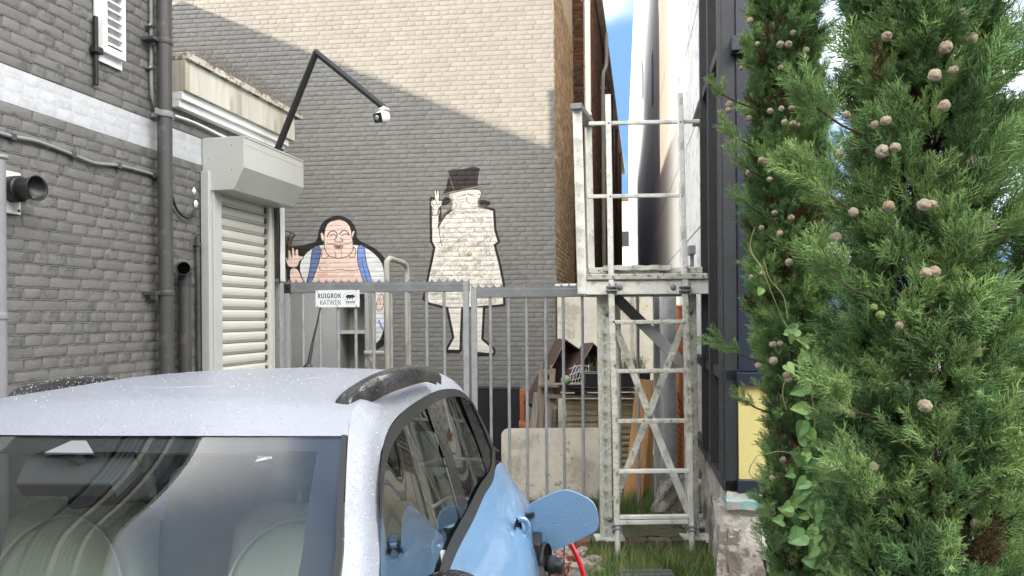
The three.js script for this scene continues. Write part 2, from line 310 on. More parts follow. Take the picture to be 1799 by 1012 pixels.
  put('fascia', [box(MAIN_T - 0.02, fe, 3.34, 3.545, 0.0, 0.11), box(fe - 0.02, fe, 3.34, 3.545, -2, 0.0)], streaky, b);
  put('soffit_board', [box(MAIN_T - 0.02, fe - 0.06, 3.285, 3.337, 0.0, 0.085), box(MAIN_T - 0.02, fe - 0.08, 3.235, 3.282, 0.0, 0.06)], MAT.white, b);
  const copeMat = textured([0.5, 0.47, 0.4], 0.3, 1.6, { r: 0.85, bump: 0.002 }, [[[0.16, 0.09, 0.05], 'd', 0.56, 0.06], [[0.2, 0.19, 0.15], 'b', 0.6, 0.05]]);
  let t0 = MAIN_T - 0.02; const cuts = [hit(347, 130, FL, 0.14).x, hit(447, 185, FL, 0.14).x, hit(475, 200, FL, 0.14).x, fe + 0.1];
  for (const c of cuts) { put('coping', rbox(t0, c - 0.004, 3.547, 3.595, -0.1, 0.135, 0.006), copeMat, b); t0 = c; }
  put('flat_roof', box(MAIN_T, fe - 0.03, 3.4, 3.53, -4, -0.02), MAT.charcoal, b);
}
// house across the street behind the camera: it shades the near end of the white wall and the trees
{
  const b = thing('brick_building', 'broad pale house across the street, behind the camera', 'building', WORLD, [4, 0, 13]);
  put('wall', [box(-11, 20, 0, 10.2, 13, 22)], textured([0.34, 0.31, 0.27], 0.2, 1, { r: 0.9 }), b); put('roof', box(-11.2, 20.2, 10.2, 10.6, 12.8, 22.2), MAT.charcoal, b);
  for (let i = 0; i < 8; i++) for (let j = 0; j < 3; j++) put('window', box(-9.5 + i * 3.6, -7.9 + i * 3.6, 1 + j * 3, 2.8 + j * 3, 12.96, 13.02), MAT.black, b);
}

// ---------------------------------------------------------------- building with the painted wall
const WALLSIZE = 7.68;
const muralMaterial = (() => {
  const n = 2048, cv = document.createElement('canvas'); cv.width = cv.height = n; const c = cv.getContext('2d'), k = n / WALLSIZE;
  const img = c.createImageData(n, n), base0 = [0.188, 0.184, 0.172];
  for (let y = 0; y < n; y++) for (let x = 0; x < n; x++) {
    const i = ((y >> 1) & 511) * 512 + ((x >> 1) & 511), j = ((y >> 2) & 511) * 512 + ((x >> 2) & 511), f = 1 + 0.16 * (N.a[j] - 0.5) + 0.10 * (N.c[i] - 0.5) + 0.1 * (N.b[j] - 0.5), o = (y * n + x) * 4;
    for (let q = 0; q < 3; q++) img.data[o + q] = 255 * srgbOf(base0[q] * f); img.data[o + 3] = 255;
  }
  c.putImageData(img, 0, 0);
  const at = (px, py) => { const p = hit(px, py, FM, 0.01); return [(p.x + WALLSIZE) * k, (WALLSIZE - p.y) * k]; };
  const shape = (pts, fill, stroke, lw0 = 2, closed = true, smooth = true) => {
    const lw = lw0 > 6 ? lw0 : lw0 * 0.75, q = pts.map(([x, y]) => at(x, y)); c.beginPath();
    if (smooth && closed) { const m = (a, b) => [(a[0] + b[0]) / 2, (a[1] + b[1]) / 2]; let s = m(q[q.length - 1], q[0]); c.moveTo(...s); for (let i = 0; i < q.length; i++) c.quadraticCurveTo(...q[i], ...m(q[i], q[(i + 1) % q.length])); }
    else if (smooth) { c.moveTo(...q[0]); for (let i = 1; i < q.length - 1; i++) c.quadraticCurveTo(...q[i], (q[i][0] + q[i + 1][0]) / 2, (q[i][1] + q[i + 1][1]) / 2); c.lineTo(...q[q.length - 1]); }
    else { c.moveTo(...q[0]); for (let i = 1; i < q.length; i++) c.lineTo(...q[i]); if (closed) c.closePath(); }
    c.lineJoin = c.lineCap = 'round'; if (fill) { c.fillStyle = fill; c.fill(); } if (stroke) { c.strokeStyle = stroke; c.lineWidth = lw; c.stroke(); }
  };
  const z5 = ([x, y]) => [490 + x / 7.23, 370 + y / 7.23], z6 = ([x, y]) => [730 + x / 8.433, 280 + y / 8.433], z4 = ([x, y]) => [480 + x / 3.162, 340 + y / 3.162];
  const S = (z) => (pts, ...r) => shape(pts.map(z), ...r);
  const INK = '#1d1a19', SKIN = '#e9cdc0', LINE = '#2e2523', BLUE = '#64759f', BLUE2 = '#7c95d2', PALE = '#dbdddc';
  // smiling figure with a raised hand
  const b = S(z5);
  b([[90, 480], [120, 450], [260, 450], [400, 420], [490, 380], [500, 250], [560, 130], [700, 62], [800, 62], [910, 120], [985, 230], [985, 370], [1130, 430], [1280, 520], [1380, 660], [1400, 900], [1430, 1200], [1420, 1500], [1330, 1760], [1000, 1820], [500, 1820], [200, 1700], [120, 1300], [100, 940], [90, 700], [40, 620]], INK);
  b([[300, 580], [430, 470], [540, 430], [960, 430], [1090, 460], [1230, 560], [1320, 680], [1345, 900], [1345, 1100], [1330, 1300], [1340, 1500], [1260, 1700], [1000, 1760], [500, 1760], [300, 1600], [280, 1200], [330, 930], [250, 740]], PALE);
  b([[540, 440], [960, 430], [1010, 560], [1020, 760], [1090, 940], [1120, 1300], [900, 1480], [600, 1480], [400, 1300], [400, 940], [500, 700], [520, 560]], SKIN);
  b([[520, 700], [500, 740], [560, 770], [700, 760], [760, 740], [900, 770], [1010, 750]], null, LINE, 2, false);
  b([[470, 800], [560, 790], [640, 800], [600, 840], [500, 840]], 'rgba(190,110,80,0.35)');
  b([[430, 455], [530, 440], [525, 600], [470, 760], [410, 930], [340, 930], [390, 760], [405, 600]], BLUE, INK, 3);
  b([[1000, 430], [1085, 440], [1100, 640], [1150, 800], [1190, 940], [1085, 940], [1040, 800], [990, 640]], BLUE2, INK, 3);
  b([[1050, 600], [1075, 760], [1130, 930]], null, INK, 2, false);
  b([[540, 440], [545, 560], [530, 590], [560, 615], [620, 600], [630, 560]], SKIN, LINE, 2.5);
  b([[960, 440], [975, 540], [960, 590], [910, 600], [880, 570]], SKIN, LINE, 2.5);
  b([[525, 290], [550, 270], [575, 320], [570, 400], [545, 380], [528, 340]], SKIN, LINE, 2.5); b([[965, 245], [935, 260], [915, 320], [925, 370], [950, 310]], SKIN, LINE, 2.5);
  b([[575, 250], [620, 150], [720, 112], [800, 112], [880, 160], [920, 250], [925, 340], [945, 430], [935, 520], [880, 580], [760, 610], [640, 585], [585, 520], [570, 400]], SKIN, LINE, 3);
  b([[610, 335], [630, 280], [680, 250], [730, 275], [740, 300]], null, LINE, 4, false); b([[770, 295], [800, 255], [850, 250], [890, 300]], null, LINE, 4, false);
  b([[640, 330], [670, 300], [710, 305], [720, 330]], null, LINE, 2.5, false); b([[795, 320], [830, 290], [880, 300], [895, 320]], null, LINE, 2.5, false);
  b([[735, 310], [730, 350], [700, 370], [715, 395], [760, 400], [800, 395], [812, 370], [775, 345]], null, LINE, 3, false);
  b([[600, 400], [650, 430], [700, 415]], null, LINE, 2, false); b([[820, 410], [880, 425], [920, 395]], null, LINE, 2, false);
  b([[690, 430], [760, 450], [820, 430], [800, 480], [750, 495], [710, 475]], '#dba896', LINE, 2.5); b([[705, 445], [760, 458], [800, 448], [775, 475], [735, 475]], '#3a1d1b');
  b([[710, 500], [715, 590]], null, LINE, 1.6, false); b([[790, 500], [790, 590]], null, LINE, 1.6, false);
  b([[75, 590], [120, 600], [110, 510], [130, 490], [150, 520], [155, 590], [165, 590], [160, 480], [175, 462], [195, 490], [200, 580], [205, 580], [205, 500], [225, 480], [245, 500], [245, 580], [290, 575], [320, 590], [300, 615], [255, 640], [240, 710], [180, 725], [110, 710], [90, 640], [60, 620]], SKIN, LINE, 2.5);
  b([[130, 725], [235, 725], [290, 860], [330, 950], [140, 950]], SKIN, LINE, 2.5);
  b([[1290, 1040], [1330, 1080], [1330, 1240], [1250, 1300], [1230, 1180]], SKIN, LINE, 2); b([[1290, 1100], [1270, 1150], [1300, 1190]], null, LINE, 1.6, false); b([[1270, 1400], [1310, 1500]], null, BLUE2, 7, false);
  // tall standing figure with a hat
  const CREAM = '#dedad0', d = S(z4), h = S(z6);
  for (const q of [[[880, 30], [915, 40], [925, 100], [915, 190], [960, 120], [1000, 90], [1160, 80], [1222, 95], [1228, 200], [1248, 268], [1225, 285], [1255, 400], [1275, 500], [1278, 615], [1090, 632], [970, 632], [870, 608], [840, 585], [862, 480], [900, 300], [882, 265], [880, 150]], [[970, 632], [1045, 632], [1038, 780], [1035, 870], [968, 868], [1005, 800]], [[1122, 632], [1166, 632], [1156, 810], [1222, 868], [1222, 888], [1126, 880]]]) d(q, null, INK, 15, true, false);
  d([[962, 872], [1038, 872], [1040, 888], [962, 888]], INK, null, 0, true, false); d([[1126, 880], [1228, 886], [1226, 906], [1126, 906]], INK, null, 0, true, false);
  d([[880, 30], [915, 40], [925, 100], [915, 190], [960, 120], [1000, 90], [1160, 80], [1222, 95], [1228, 200], [1248, 268], [1225, 285], [1255, 400], [1275, 500], [1278, 615], [1090, 632], [970, 632], [870, 608], [840, 585], [862, 480], [900, 300], [882, 265], [880, 150]], CREAM, LINE, 2.5, true, false);
  d([[918, 90], [918, 190], [935, 290]], null, LINE, 3, false); d([[1085, 220], [1000, 280], [940, 330]], null, 'rgba(70,60,50,0.55)', 2, false); d([[1180, 110], [1080, 210], [960, 330]], null, 'rgba(70,60,50,0.4)', 1.5, false);
  d([[970, 632], [1045, 632], [1038, 780], [1035, 870], [968, 868], [1005, 800]], CREAM, LINE, 2, true, false); d([[1122, 632], [1166, 632], [1156, 810], [1222, 868], [1222, 888], [1126, 880]], CREAM, LINE, 2, true, false);
  for (let i = 0; i < 6; i++) { c.beginPath(); c.arc(...at(...z4([1093, 335])), 8 - i, 0, 7); c.strokeStyle = i % 2 ? '#a8802c' : '#c39b4a'; c.lineWidth = 1.2; c.stroke(); }
  h([[480, 550], [540, 640], [360, 700], [420, 560]], '#231c1b'); h([[930, 610], [1000, 590], [1140, 640], [1040, 720], [960, 700]], '#2a1f1d');
  h([[570, 460], [930, 430], [985, 500], [960, 580], [920, 610], [930, 700], [960, 780], [500, 780], [560, 640], [500, 580], [480, 520]], CREAM, LINE, 2);
  h([[495, 530], [540, 545], [565, 620], [530, 600]], null, LINE, 2); h([[925, 520], [965, 510], [960, 570], [925, 590]], null, LINE, 2);
  h([[600, 560], [680, 540], [740, 530]], null, LINE, 2.5, false); h([[770, 500], [820, 540], [900, 545]], null, LINE, 2.5, false); h([[610, 600], [660, 640], [720, 620]], null, 'rgba(50,40,36,0.7)', 2, false); h([[760, 560], [740, 620], [800, 640]], null, LINE, 1.8, false);
  h([[470, 165], [560, 140], [700, 140], [850, 95], [955, 130], [935, 250], [925, 380], [600, 460], [540, 400]], '#2c2724', null, 0, true, false);
  h([[455, 420], [475, 300], [500, 240], [585, 455], [400, 505]], '#2a2523', null, 0, true, false);
  h([[400, 505], [600, 455], [880, 400], [1110, 345], [1090, 385], [900, 425], [640, 475], [470, 520]], '#8a7b68', INK, 2); h([[475, 165], [500, 250], [570, 450]], null, '#a39a90', 2, false); h([[945, 180], [925, 370]], null, '#a39a90', 2, false); h([[480, 165], [700, 145], [860, 100], [950, 128]], null, '#8d8378', 1.6, false);
  h([[275, 450], [300, 445], [312, 520], [318, 445], [340, 440], [350, 520], [345, 610], [395, 610], [385, 680], [340, 730], [320, 830], [250, 830], [262, 730], [225, 680], [225, 620], [285, 590]], CREAM, LINE, 2.5, true, false); h([[285, 590], [320, 640], [300, 680]], null, LINE, 2, false); h([[240, 640], [280, 700]], null, LINE, 2, false);
  // cracks, flakes and scratches in the light paint
  const r = rngOf(77); c.lineCap = 'round';
  for (let i = 0; i < 260; i++) { const y = 70 + 540 * r(), half = lerp(140, 205, y / 620), [a, e] = at(...z4([1060 + (r() - 0.5) * 1.8 * half, y])); c.fillStyle = r() < 0.5 ? 'rgba(120,116,106,0.16)' : r() < 0.5 ? 'rgba(250,244,232,0.22)' : 'rgba(140,124,100,0.12)'; c.beginPath(); for (let q = 0; q < 7; q++) { const t = q / 7 * 6.28, k = (3 + 13 * r()); c.lineTo(a + Math.cos(t) * k * 1.4, e + Math.sin(t) * k * 0.8); } c.fill(); }
  for (let i = 0; i < 420; i++) {
    const y = 60 + 560 * r(), half = lerp(150, 215, y / 620), x = 1060 + (r() - 0.5) * 2 * half * 0.9; let [a, e] = at(...z4([x, y])); c.beginPath(); c.moveTo(a, e);
    const dir = r() * 6.28, l = 2 + 7 * r(); for (let q = 0; q < 3; q++) { a += Math.cos(dir + (r() - 0.5) * 2) * l; e += Math.sin(dir + (r() - 0.5) * 2) * l; c.lineTo(a, e); }
    c.strokeStyle = r() < 0.45 ? 'rgba(60,54,46,0.6)' : r() < 0.4 ? 'rgba(205,200,190,0.55)' : 'rgba(110,100,86,0.5)'; c.lineWidth = 0.6 + r() * 1.2; c.stroke();
  }
  for (let i = 0; i < 120; i++) { const [a, e] = at(...z6([470 + 470 * r(), 150 + 270 * r()])); c.beginPath(); c.moveTo(a, e); c.lineTo(a + (r() - 0.5) * 9, e + (r() - 0.5) * 5); c.strokeStyle = r() < 0.5 ? 'rgba(120,112,100,0.5)' : 'rgba(15,12,10,0.6)'; c.lineWidth = 1; c.stroke(); }
  for (let i = 0; i < 160; i++) { const [a, e] = at(...z5([300 + 1050 * r(), 440 + 1200 * r()])); c.beginPath(); c.moveTo(a, e); c.lineTo(a + (r() - 0.5) * 10, e + (r() - 0.5) * 6); c.strokeStyle = 'rgba(70,60,56,0.35)'; c.lineWidth = 0.8; c.stroke(); }
  const t = new THREE.CanvasTexture(cv); t.colorSpace = THREE.SRGBColorSpace; t.needsUpdate = true;
  const bump = tex(512, (x, y, i) => 0.5 * N.b[i] + 0.5 * N.c[i]); bump.repeat.set(5, 5);
  return M({ c: [1, 1, 1], map: t, bumpMap: bump, bumpScale: 0.003, r: 0.75, vertexColors: true });
})();
const brownMat = M({ c: [1, 1, 1], vertexColors: true, r: 0.9, bumpMap: again(bumpRough, 3), bumpScale: 0.002 });
function brownBricks(list, h, depth, rnd, tones, z = 0) {
  return list.map(([x, y, w]) => { const g = brickGeo(w, h, depth, rnd, 0.004).translate(x, y + 0.005, z), t = tones[Math.floor(rnd() * tones.length)], k = 0.75 + 0.5 * rnd(), n = g.attributes.position.count, c = new Float32Array(n * 3); for (let i = 0; i < n; i++) c.set([t[0] * k, t[1] * k, t[2] * k], i * 3); g.setAttribute('color', new THREE.BufferAttribute(c, 3)); return planarUV(g, (a) => a, (a, b) => b); });
}
{
  const b = thing('brick_building', 'brick building with two painted figures on its grey front wall', 'building', FM, [-2.5, 0, 0]);
  const rnd = rngOf(31), uvw = (g) => planarUV(g, (x) => (x + WALLSIZE) / WALLSIZE, (x, y) => y / WALLSIZE);
  const wall = put('wall', [toned(uvw(new THREE.PlaneGeometry(7.6, WALLSIZE).translate(-3.8, WALLSIZE / 2, 0)), 0.94)], muralMaterial, b);
  put('upper_wall', [box(-7.6, 0, WALLSIZE, 10.4, -0.3, 0), box(-7.6, -0.001, 0, WALLSIZE, -0.3, -0.004)], paintGrey, b);
  const list = bond(-5.3, -0.003, 0.31, 0.0618, 96, (k) => k % 2 === 0, null, rnd, 0.212, 0.102, 0.009);
  const score = list.map((q) => { const p = V(q[0] + q[2] / 2, q[1], 0).applyMatrix4(FM.m); const d = p.distanceTo(V(0, EYE, 0)), ux = p.x / -p.z * 1300 + 900, uy = 558 - (p.y - 1.8) / -p.z * 1300; const ok = ux > 560 && ux < 975 && uy > 5 && uy < 640; return { q, s: (ok ? 1 : 100) * d * d / q[2] }; }).sort((a, c) => a.s - c.s);
  let made = 0; const rest = [];
  for (const { q: [x, y, w], s } of score) {
    const g = toned(uvw(brickGeo(w, 0.054, 0.0046, rnd, 0.003).translate(x, y + 0.005, 0.001)), 0.92 + 0.14 * rnd());
    if (made < 300) { put(made ? 'brick_' + String(made).padStart(3, '0') : 'brick', g, muralMaterial, wall); made++; } else rest.push(g);
  }
  put('bricks', rest, muralMaterial, wall, { kind: 'stuff' });
  // alley side: brown bricks, bare
  const side = new THREE.Group(); side.name = 'side_wall'; side.position.copy(V(2.5, 0, 0)); side.rotation.y = FS.ry - FM.ry; b.add(side); base.set(side, V(0, 0, 0));
  put('mortar', box(0, 2.62, 0, 10.4, -0.3, 0.0), textured([0.36, 0.3, 0.23], 0.2, 2, { r: 0.95 }), side);
  const sl = bond(0.003, 2.62, 0.31, 0.0618, 96, (k) => k % 2 === 0, null, rnd);
  put('bricks', brownBricks(sl, 0.0515, 0.008, rnd, [[0.29, 0.2, 0.125], [0.24, 0.165, 0.1], [0.33, 0.24, 0.155]]), brownMat, side, { kind: 'stuff', label: 'bare brown bricks of the alley side' });
  put('rear_wall', [box(-7.6, -0.3, 0, 10.4, -12, -11.8), box(-7.6, -7.3, 0, 10.4, -11.8, -0.3), box(-7.3, -0.3, 10.1, 10.38, -11.8, -0.3)], paintGrey, b);
}
// darker brick building further along the alley
{
  const s0 = 2.64, off = 0.30, b = thing('brick_building', 'dark red brown brick building further back on the left of the alley', 'building', FS, [s0, 0, 0]);
  const rnd = rngOf(41), tones = [[0.11, 0.045, 0.025], [0.085, 0.035, 0.02], [0.15, 0.065, 0.035], [0.05, 0.025, 0.018]];
  put('wall', [box(s0, 20, 0, 7.5, -3, off)], textured([0.12, 0.09, 0.07], 0.3, 1, { r: 0.95 }), b);
  const side = bond(s0 + 0.003, 14, 0.31, 0.0618, 116, (k) => k % 2 === 0, null, rnd);
  put('bricks', brownBricks(side, 0.0515, 0.01, rnd, tones, off), brownMat, b, { kind: 'stuff' });
  const front = bond(0, off - 0.003, 0.31, 0.0618, 116, (k) => k % 2 === 0, null, rnd), gs = brownBricks(front, 0.0515, 0.01, rnd, tones, 0).map((g) => g.applyMatrix4(new THREE.Matrix4().makeRotationY(-Math.PI / 2).setPosition(s0, 0, 0)));
  put('return_bricks', gs, brownMat, b, { kind: 'stuff' });
  put('roof_edge', [box(s0 - 0.05, 20.05, 7.5, 7.62, -3, off + 0.1)], MAT.bronze, b);
  put('gutter', [box(s0, 20, 7.4, 7.5, off + 0.02, off + 0.13)], MAT.cream, b);
  const piers = []; for (let i = 0; i < 4; i++) piers.push(box(6 + i * 3.4, 6.35 + i * 3.4, 0, 7.39, off, off + 0.09)); put('pier', piers, brownMat.clone(), b);
  b.children[b.children.length - 1].material.vertexColors = false; b.children[b.children.length - 1].material.color.setRGB(0.09, 0.04, 0.025);
}
for (const [px, x0, top, label] of [[1033, 0, 7.4, 'cream drainpipe at the near corner of the dark brick building'], [1060, 1, 6.9, 'thinner cream drainpipe further along the dark brick wall']]) {
  const p = hit(px, 300, FS, 0.36), t = thing('drain_pipe', label, 'drainpipe', FS, [p.x, 0, 0.36], 'drainpipes of the alley');
  put('pipe', [rod([p.x, 0.3, 0.36], [p.x, top - (x0 ? 0.6 : 0), 0.36], x0 ? 0.04 : 0.05, 12), ...(x0 ? [tube([[p.x, 6.3, 0.36], [p.x, 6.5, 0.37], [p.x + 0.25, 6.8, 0.42], [p.x + 0.3, 7.4, 0.42]], 0.04, 20)] : [])], MAT.cream, t);
  for (const y of [2.5, 4.6, 6.2]) put('bracket', [lathe([[0.056, 0], [0.06, 0.015], [0.06, 0.035], [0.056, 0.05]], 12).translate(p.x, y, 0.36), bx(0.03, 0.03, 0.07, p.x, y + 0.02, 0.32)], MAT.cream, t);
}
// far end of the alley
{
  const b = thing('distant_house', 'pale far building seen through the slit at the end of the alley', 'house', WORLD, [12.5, 0, -78]);
  put('wall', [box(10.5, 15, 0, 14, -82, -78)], MAT.cream, b); put('roof', [box(10.3, 15.2, 14, 14.4, -82.2, -77.8)], MAT.charcoal, b);
  for (let i = 0; i < 3; i++) put('window', [box(11.2, 12.4, 2 + i * 3.6, 3.6 + i * 3.6, -78.02, -77.96)], MAT.black, b);
}

// ---------------------------------------------------------------- right building: white panels, then a glazed corner
const peeling = textured([0.55, 0.57, 0.59], 0.1, 0.9, { r: 0.95, bump: 0.0015 }, [[[0.4, 0.4, 0.39], 'b', 0.6, 0.03]]);
{
  const b = thing('panel_building', 'long white panelled wall on the right of the alley with sunlit patch', 'building', FW, [-9, 0, 0]);
  const t0 = 6.25, t1 = 56, H = 15.4;
  put('wall', [box(-t1, -t0, 0, H, -0.55, -0.02)], MAT.charcoal, b);
  const seams = [0.15, 0.65, 1.61, 2.57, 3.53, 4.49, 5.45, 6.41, 7.37, 8.33, 9.29, 10.25, 11.21, 12.17, 13.13, 14.09, 15.4], segs = [t0, 8.72, 12.6, 18, 26, 38, t1];
  for (let i = 0; i + 1 < seams.length; i++) for (let j = 0; j + 1 < segs.length; j++) put('panel', rbox(-segs[j + 1] + 0.001, -segs[j] - 0.001, seams[i] + 0.006, seams[i + 1] - 0.006, -0.03, 0.001 * ((i * 3 + j) % 2), 0.003), j === 0 ? peeling : MAT.cladding, b);
  for (const [px, py, h] of [[1129, 140, 1.0], [1146, 138, 1.0]]) { const p = hit(px, py, FW, 0.01); put('vent_slot', box(p.x - 0.25, p.x + 0.25, p.y - h / 2, p.y + h / 2, -0.02, 0.012), MAT.black, b); }
}
{
  const b = thing('glazed_building', 'dark framed glazed building corner with navy column and yellow panels behind the trees', 'building', FR, [-4.6, 0, 0]);
  const xc = -4.6, H = 6.4;                                     // corner on the street side
  const glassMat = M({ physical: true, c: [0.5, 0.53, 0.52], r: 0.04, transmission: 0.92, thickness: 0, ior: 1.7 });
  // side along the alley, x from -6.7 to the corner
  const x0 = -6.55, mull = [hit(1236, 300, FR, 0.05).x, hit(1250, 300, FR, 0.05).x, hit(1268, 300, FR, 0.05).x];
  put('plinth', jitter(new THREE.BoxGeometry(2.2, 0.72, 0.28, 40, 14, 4).translate(xc - 1.06, 0.36, -0.1), 0.008, 3, 14), MAT.concrete, b);
  put('plinth', jitter(new THREE.BoxGeometry(0.2, 0.64, 0.62, 4, 14, 14).translate(xc - 0.06, 0.32, -0.21), 0.008, 5, 14), MAT.concrete, b);
  put('sill', [rbox(x0, xc, 0.725, 0.79, -0.1, 0.06), rbox(x0, xc, 1.4, 1.47, -0.06, 0.055)], MAT.bronze, b);
  for (const x of mull) put('mullion', rbox(x - 0.028, x + 0.028, 0.79, H, -0.06, 0.075, 0.003), MAT.bronze, b);
  put('mullion', rbox(xc - 0.07, xc, 0.725, H, -0.03, 0.05, 0.004), MAT.bronze, b);
  put('transom', rbox(x0 + 0.03, xc - 0.07, 3.45, 3.52, -0.05, 0.06), MAT.bronze, b);
  put('transom', rbox(x0 + 0.03, xc - 0.07, H - 0.1, H, -0.05, 0.06), MAT.bronze, b);
  const cells = [x0 + 0.02, ...mull, xc - 0.07];
  for (let i = 0; i + 1 < cells.length; i++) {
    put('yellow_panel', box(cells[i] + 0.015, cells[i + 1] - 0.015, 0.79, 1.4, -0.02, 0.0), textured([0.42, 0.37, 0.2], 0.15, 1, { r: 0.55 }), b);
    put('window_pane', box(cells[i] + 0.015, cells[i + 1] - 0.015, 1.47, 3.45, -0.012, -0.006), glassMat, b);
    put('window_pane', box(cells[i] + 0.015, cells[i + 1] - 0.015, 3.52, H - 0.1, -0.012, -0.006), glassMat, b);
  }
  // street front, in the plane x = xc, running away from the alley (z negative)
  put('navy_column', [rbox(xc - 0.1, xc + 0.01, 1.46, 3.4, -0.36, -0.035, 0.004), rbox(xc - 0.1, xc + 0.01, 3.49, H, -0.36, -0.035, 0.004)], MAT.navy, b);
  for (const k of [[xc - 0.08, xc + 0.05, 1.375, 1.455, -0.5, -0.02], [xc - 0.08, xc + 0.045, 0.725, 0.8, -0.5, -0.02], [xc - 0.08, xc + 0.09, 3.4, 3.49, -0.5, 0.0]]) put('navy_band', rbox(...k), MAT.navy, b);
  put('yellow_panel', rbox(xc - 0.05, xc + 0.012, 0.8, 1.375, -0.44, -0.032, 0.002), MAT.yellow, b);
  put('turquoise_slab', jitter(new THREE.BoxGeometry(0.26, 0.05, 0.5, 6, 2, 12).translate(xc - 0.03, 0.66, -0.2), 0.004, 2, 20), textured([0.2, 0.33, 0.31], 0.3, 2, { r: 0.85, bump: 0.003 }, [[[0.3, 0.29, 0.26], 'd', 0.6, 0.05]]), b);
  for (const [a, c] of [[1.46, 3.4], [3.5, H]]) put('window_pane', box(xc - 0.03, xc - 0.02, a, c, -0.44, -0.37), glassMat, b);
  put('mullion', rbox(xc - 0.08, xc + 0.02, 0.725, H, -0.5, -0.44), MAT.navy, b);
  put('interior_wall', [box(x0, xc - 0.1, 0.8, H, -0.52, -0.46), box(x0, xc - 0.1, 1.35, 1.45, -0.45, -0.1), box(x0 - 0.1, x0, 0.8, H, -0.5, -0.1)], MAT.charcoal, b);
  put('roof', box(x0 - 0.05, xc + 0.1, H, H + 0.15, -0.54, 0.1), MAT.bronze, b);
  put('window_handle', [rbox(-6.42, -6.3, 2.32, 2.4, 0.06, 0.12, 0.01), rbox(-6.4, -6.36, 2.2, 2.34, 0.07, 0.1, 0.008)], MAT.greyPaint, b);
  put('plinth_infill', box(xc - 1.9, xc - 0.16, 0, 0.66, -0.48, -0.25), MAT.charcoal, b);
}
// ---------------------------------------------------------------- things fixed to the left wall
const HL = (px, py, p = 0) => { const q = hit(px, py, FL, p); return [q.x, q.y, p]; };
{
  const a = HL(182, 84, 0.055), c = HL(222, 106, 0.055), t = thing('wall_vent', 'white louvred vent grille on the grey brick wall', 'vent', FL, [(a[0] + c[0]) / 2, 3.5, 0]);
  const x0 = a[0], x1 = c[0], y0 = a[1] - 0.02, y1 = y0 + 0.56, f = 0.035;
  put('frame', [rbox(x0, x0 + f, y0, y1, 0.012, 0.055), rbox(x1 - f, x1, y0, y1, 0.012, 0.055), rbox(x0 + f, x1 - f, y1 - f, y1, 0.012, 0.055), rbox(x0 + f, x1 - f, y0, y0 + f * 1.3, 0.012, 0.055), box(x0 - 0.025, x1 + 0.005, y0 - 0.05, y1 + 0.03, 0.011, 0.022)], MAT.white, t);
  put('backing', box(x0 + 0.02, x1 - 0.02, y0 + 0.02, y1 - 0.02, 0.0125, 0.02), MAT.black, t);
  for (let i = 0; i < 9; i++) put('louvre_slat', bx(x1 - x0 - 2 * f + 0.004, 0.004, 0.05, 0, 0, 0).rotateX(0.75).translate((x0 + x1) / 2, y0 + 0.07 + i * 0.051, 0.04), MAT.white, t);
}
{
  const a = HL(166, 27, 0.03), c = HL(169, 150, 0.03), k = HL(168, 88, 0.03), t = thing('wall_bar', 'short black flat bar with a clamp hanging beside the louvred vent', 'bar', FL, c);
  put('bar', rbox(c[0] - 0.012, c[0] + 0.012, c[1], a[1], 0.018, 0.04, 0.005), MAT.black, t);
  put('clamp', rbox(c[0] - 0.03, c[0] + 0.035, k[1] - 0.02, k[1] + 0.02, 0.011, 0.055, 0.006), MAT.black, t);
}
{
  const t = thing('conduit', 'thin grey conduit running down the wall and bending behind the drainpipe', 'conduit', FL, HL(266, 180, 0));
  const x = HL(266, 100, 0.03)[0], yb = HL(266, 175, 0.03)[1];
  put('pipe', tube([[x, 4.3, 0.03], [x, 3.8, 0.03], [x, yb + 0.06, 0.03], [x + 0.01, yb, 0.03], [x + 0.06, yb - 0.06, 0.03], [x + 0.12, yb - 0.08, 0.035]], 0.0125, 50), MAT.greyPaint, t);
  for (const y of [HL(264, 46, 0.03)[1], HL(264, 120, 0.03)[1]]) put('clip', rbox(x - 0.035, x + 0.02, y - 0.008, y + 0.008, 0.012, 0.05), MAT.steel, t);
}
{
  const q = HL(290, 300, 0.1), x = q[0], t = thing('drain_pipe', 'thick dark grey drainpipe running full height on the grey brick wall', 'drainpipe', FL, [x, 0, 0.1]);
  put('pipe', [rod([x, 0, 0.1], [x, 4.72, 0.1], 0.0455, 24)], MAT.charcoal, t);
  for (const py of [75, 515]) { const y = HL(290, py, 0.1)[1]; put('socket', lathe([[0.047, 0], [0.052, 0.006], [0.052, 0.032], [0.047, 0.038]], 24).translate(x, y - 0.02, 0.1), MAT.charcoal, t); put('bracket', rbox(x - 0.1, x - 0.04, y - 0.015, y + 0.01, 0.012, 0.1, 0.004), MAT.charcoal, t); }
  const y = HL(290, 202, 0.1)[1];
  put('bracket', [lathe([[0.047, 0], [0.053, 0.002], [0.053, 0.036], [0.047, 0.04]], 24).translate(x, y - 0.02, 0.1), rbox(x - 0.1, x + 0.075, y - 0.02, y + 0.02, 0.1, 0.116), rbox(x - 0.02, x + 0.02, y - 0.015, y + 0.015, 0.012, 0.1)], MAT.greyPaint, t);
}
{
  const pts = [[-40, 226], [0, 234], [22, 240], [60, 247], [100, 261], [128, 272], [165, 286], [208, 291], [245, 300], [270, 308], [281, 316]].map(([x, y]) => HL(x, y, 0.022));
  const t = thing('wall_cable', 'grey painted cable clipped across the brick wall, sagging between its clips', 'cable', FL, HL(128, 272, 0));
  put('cable', tube(pts, 0.011, 70), MAT.greyPaint, t);
  for (const i of [2, 5, 7, 9]) put('clip', rbox(pts[i][0] - 0.014, pts[i][0] + 0.014, pts[i][1] - 0.02, pts[i][1] + 0.016, 0.011, 0.037, 0.004), MAT.charcoal, t);
}
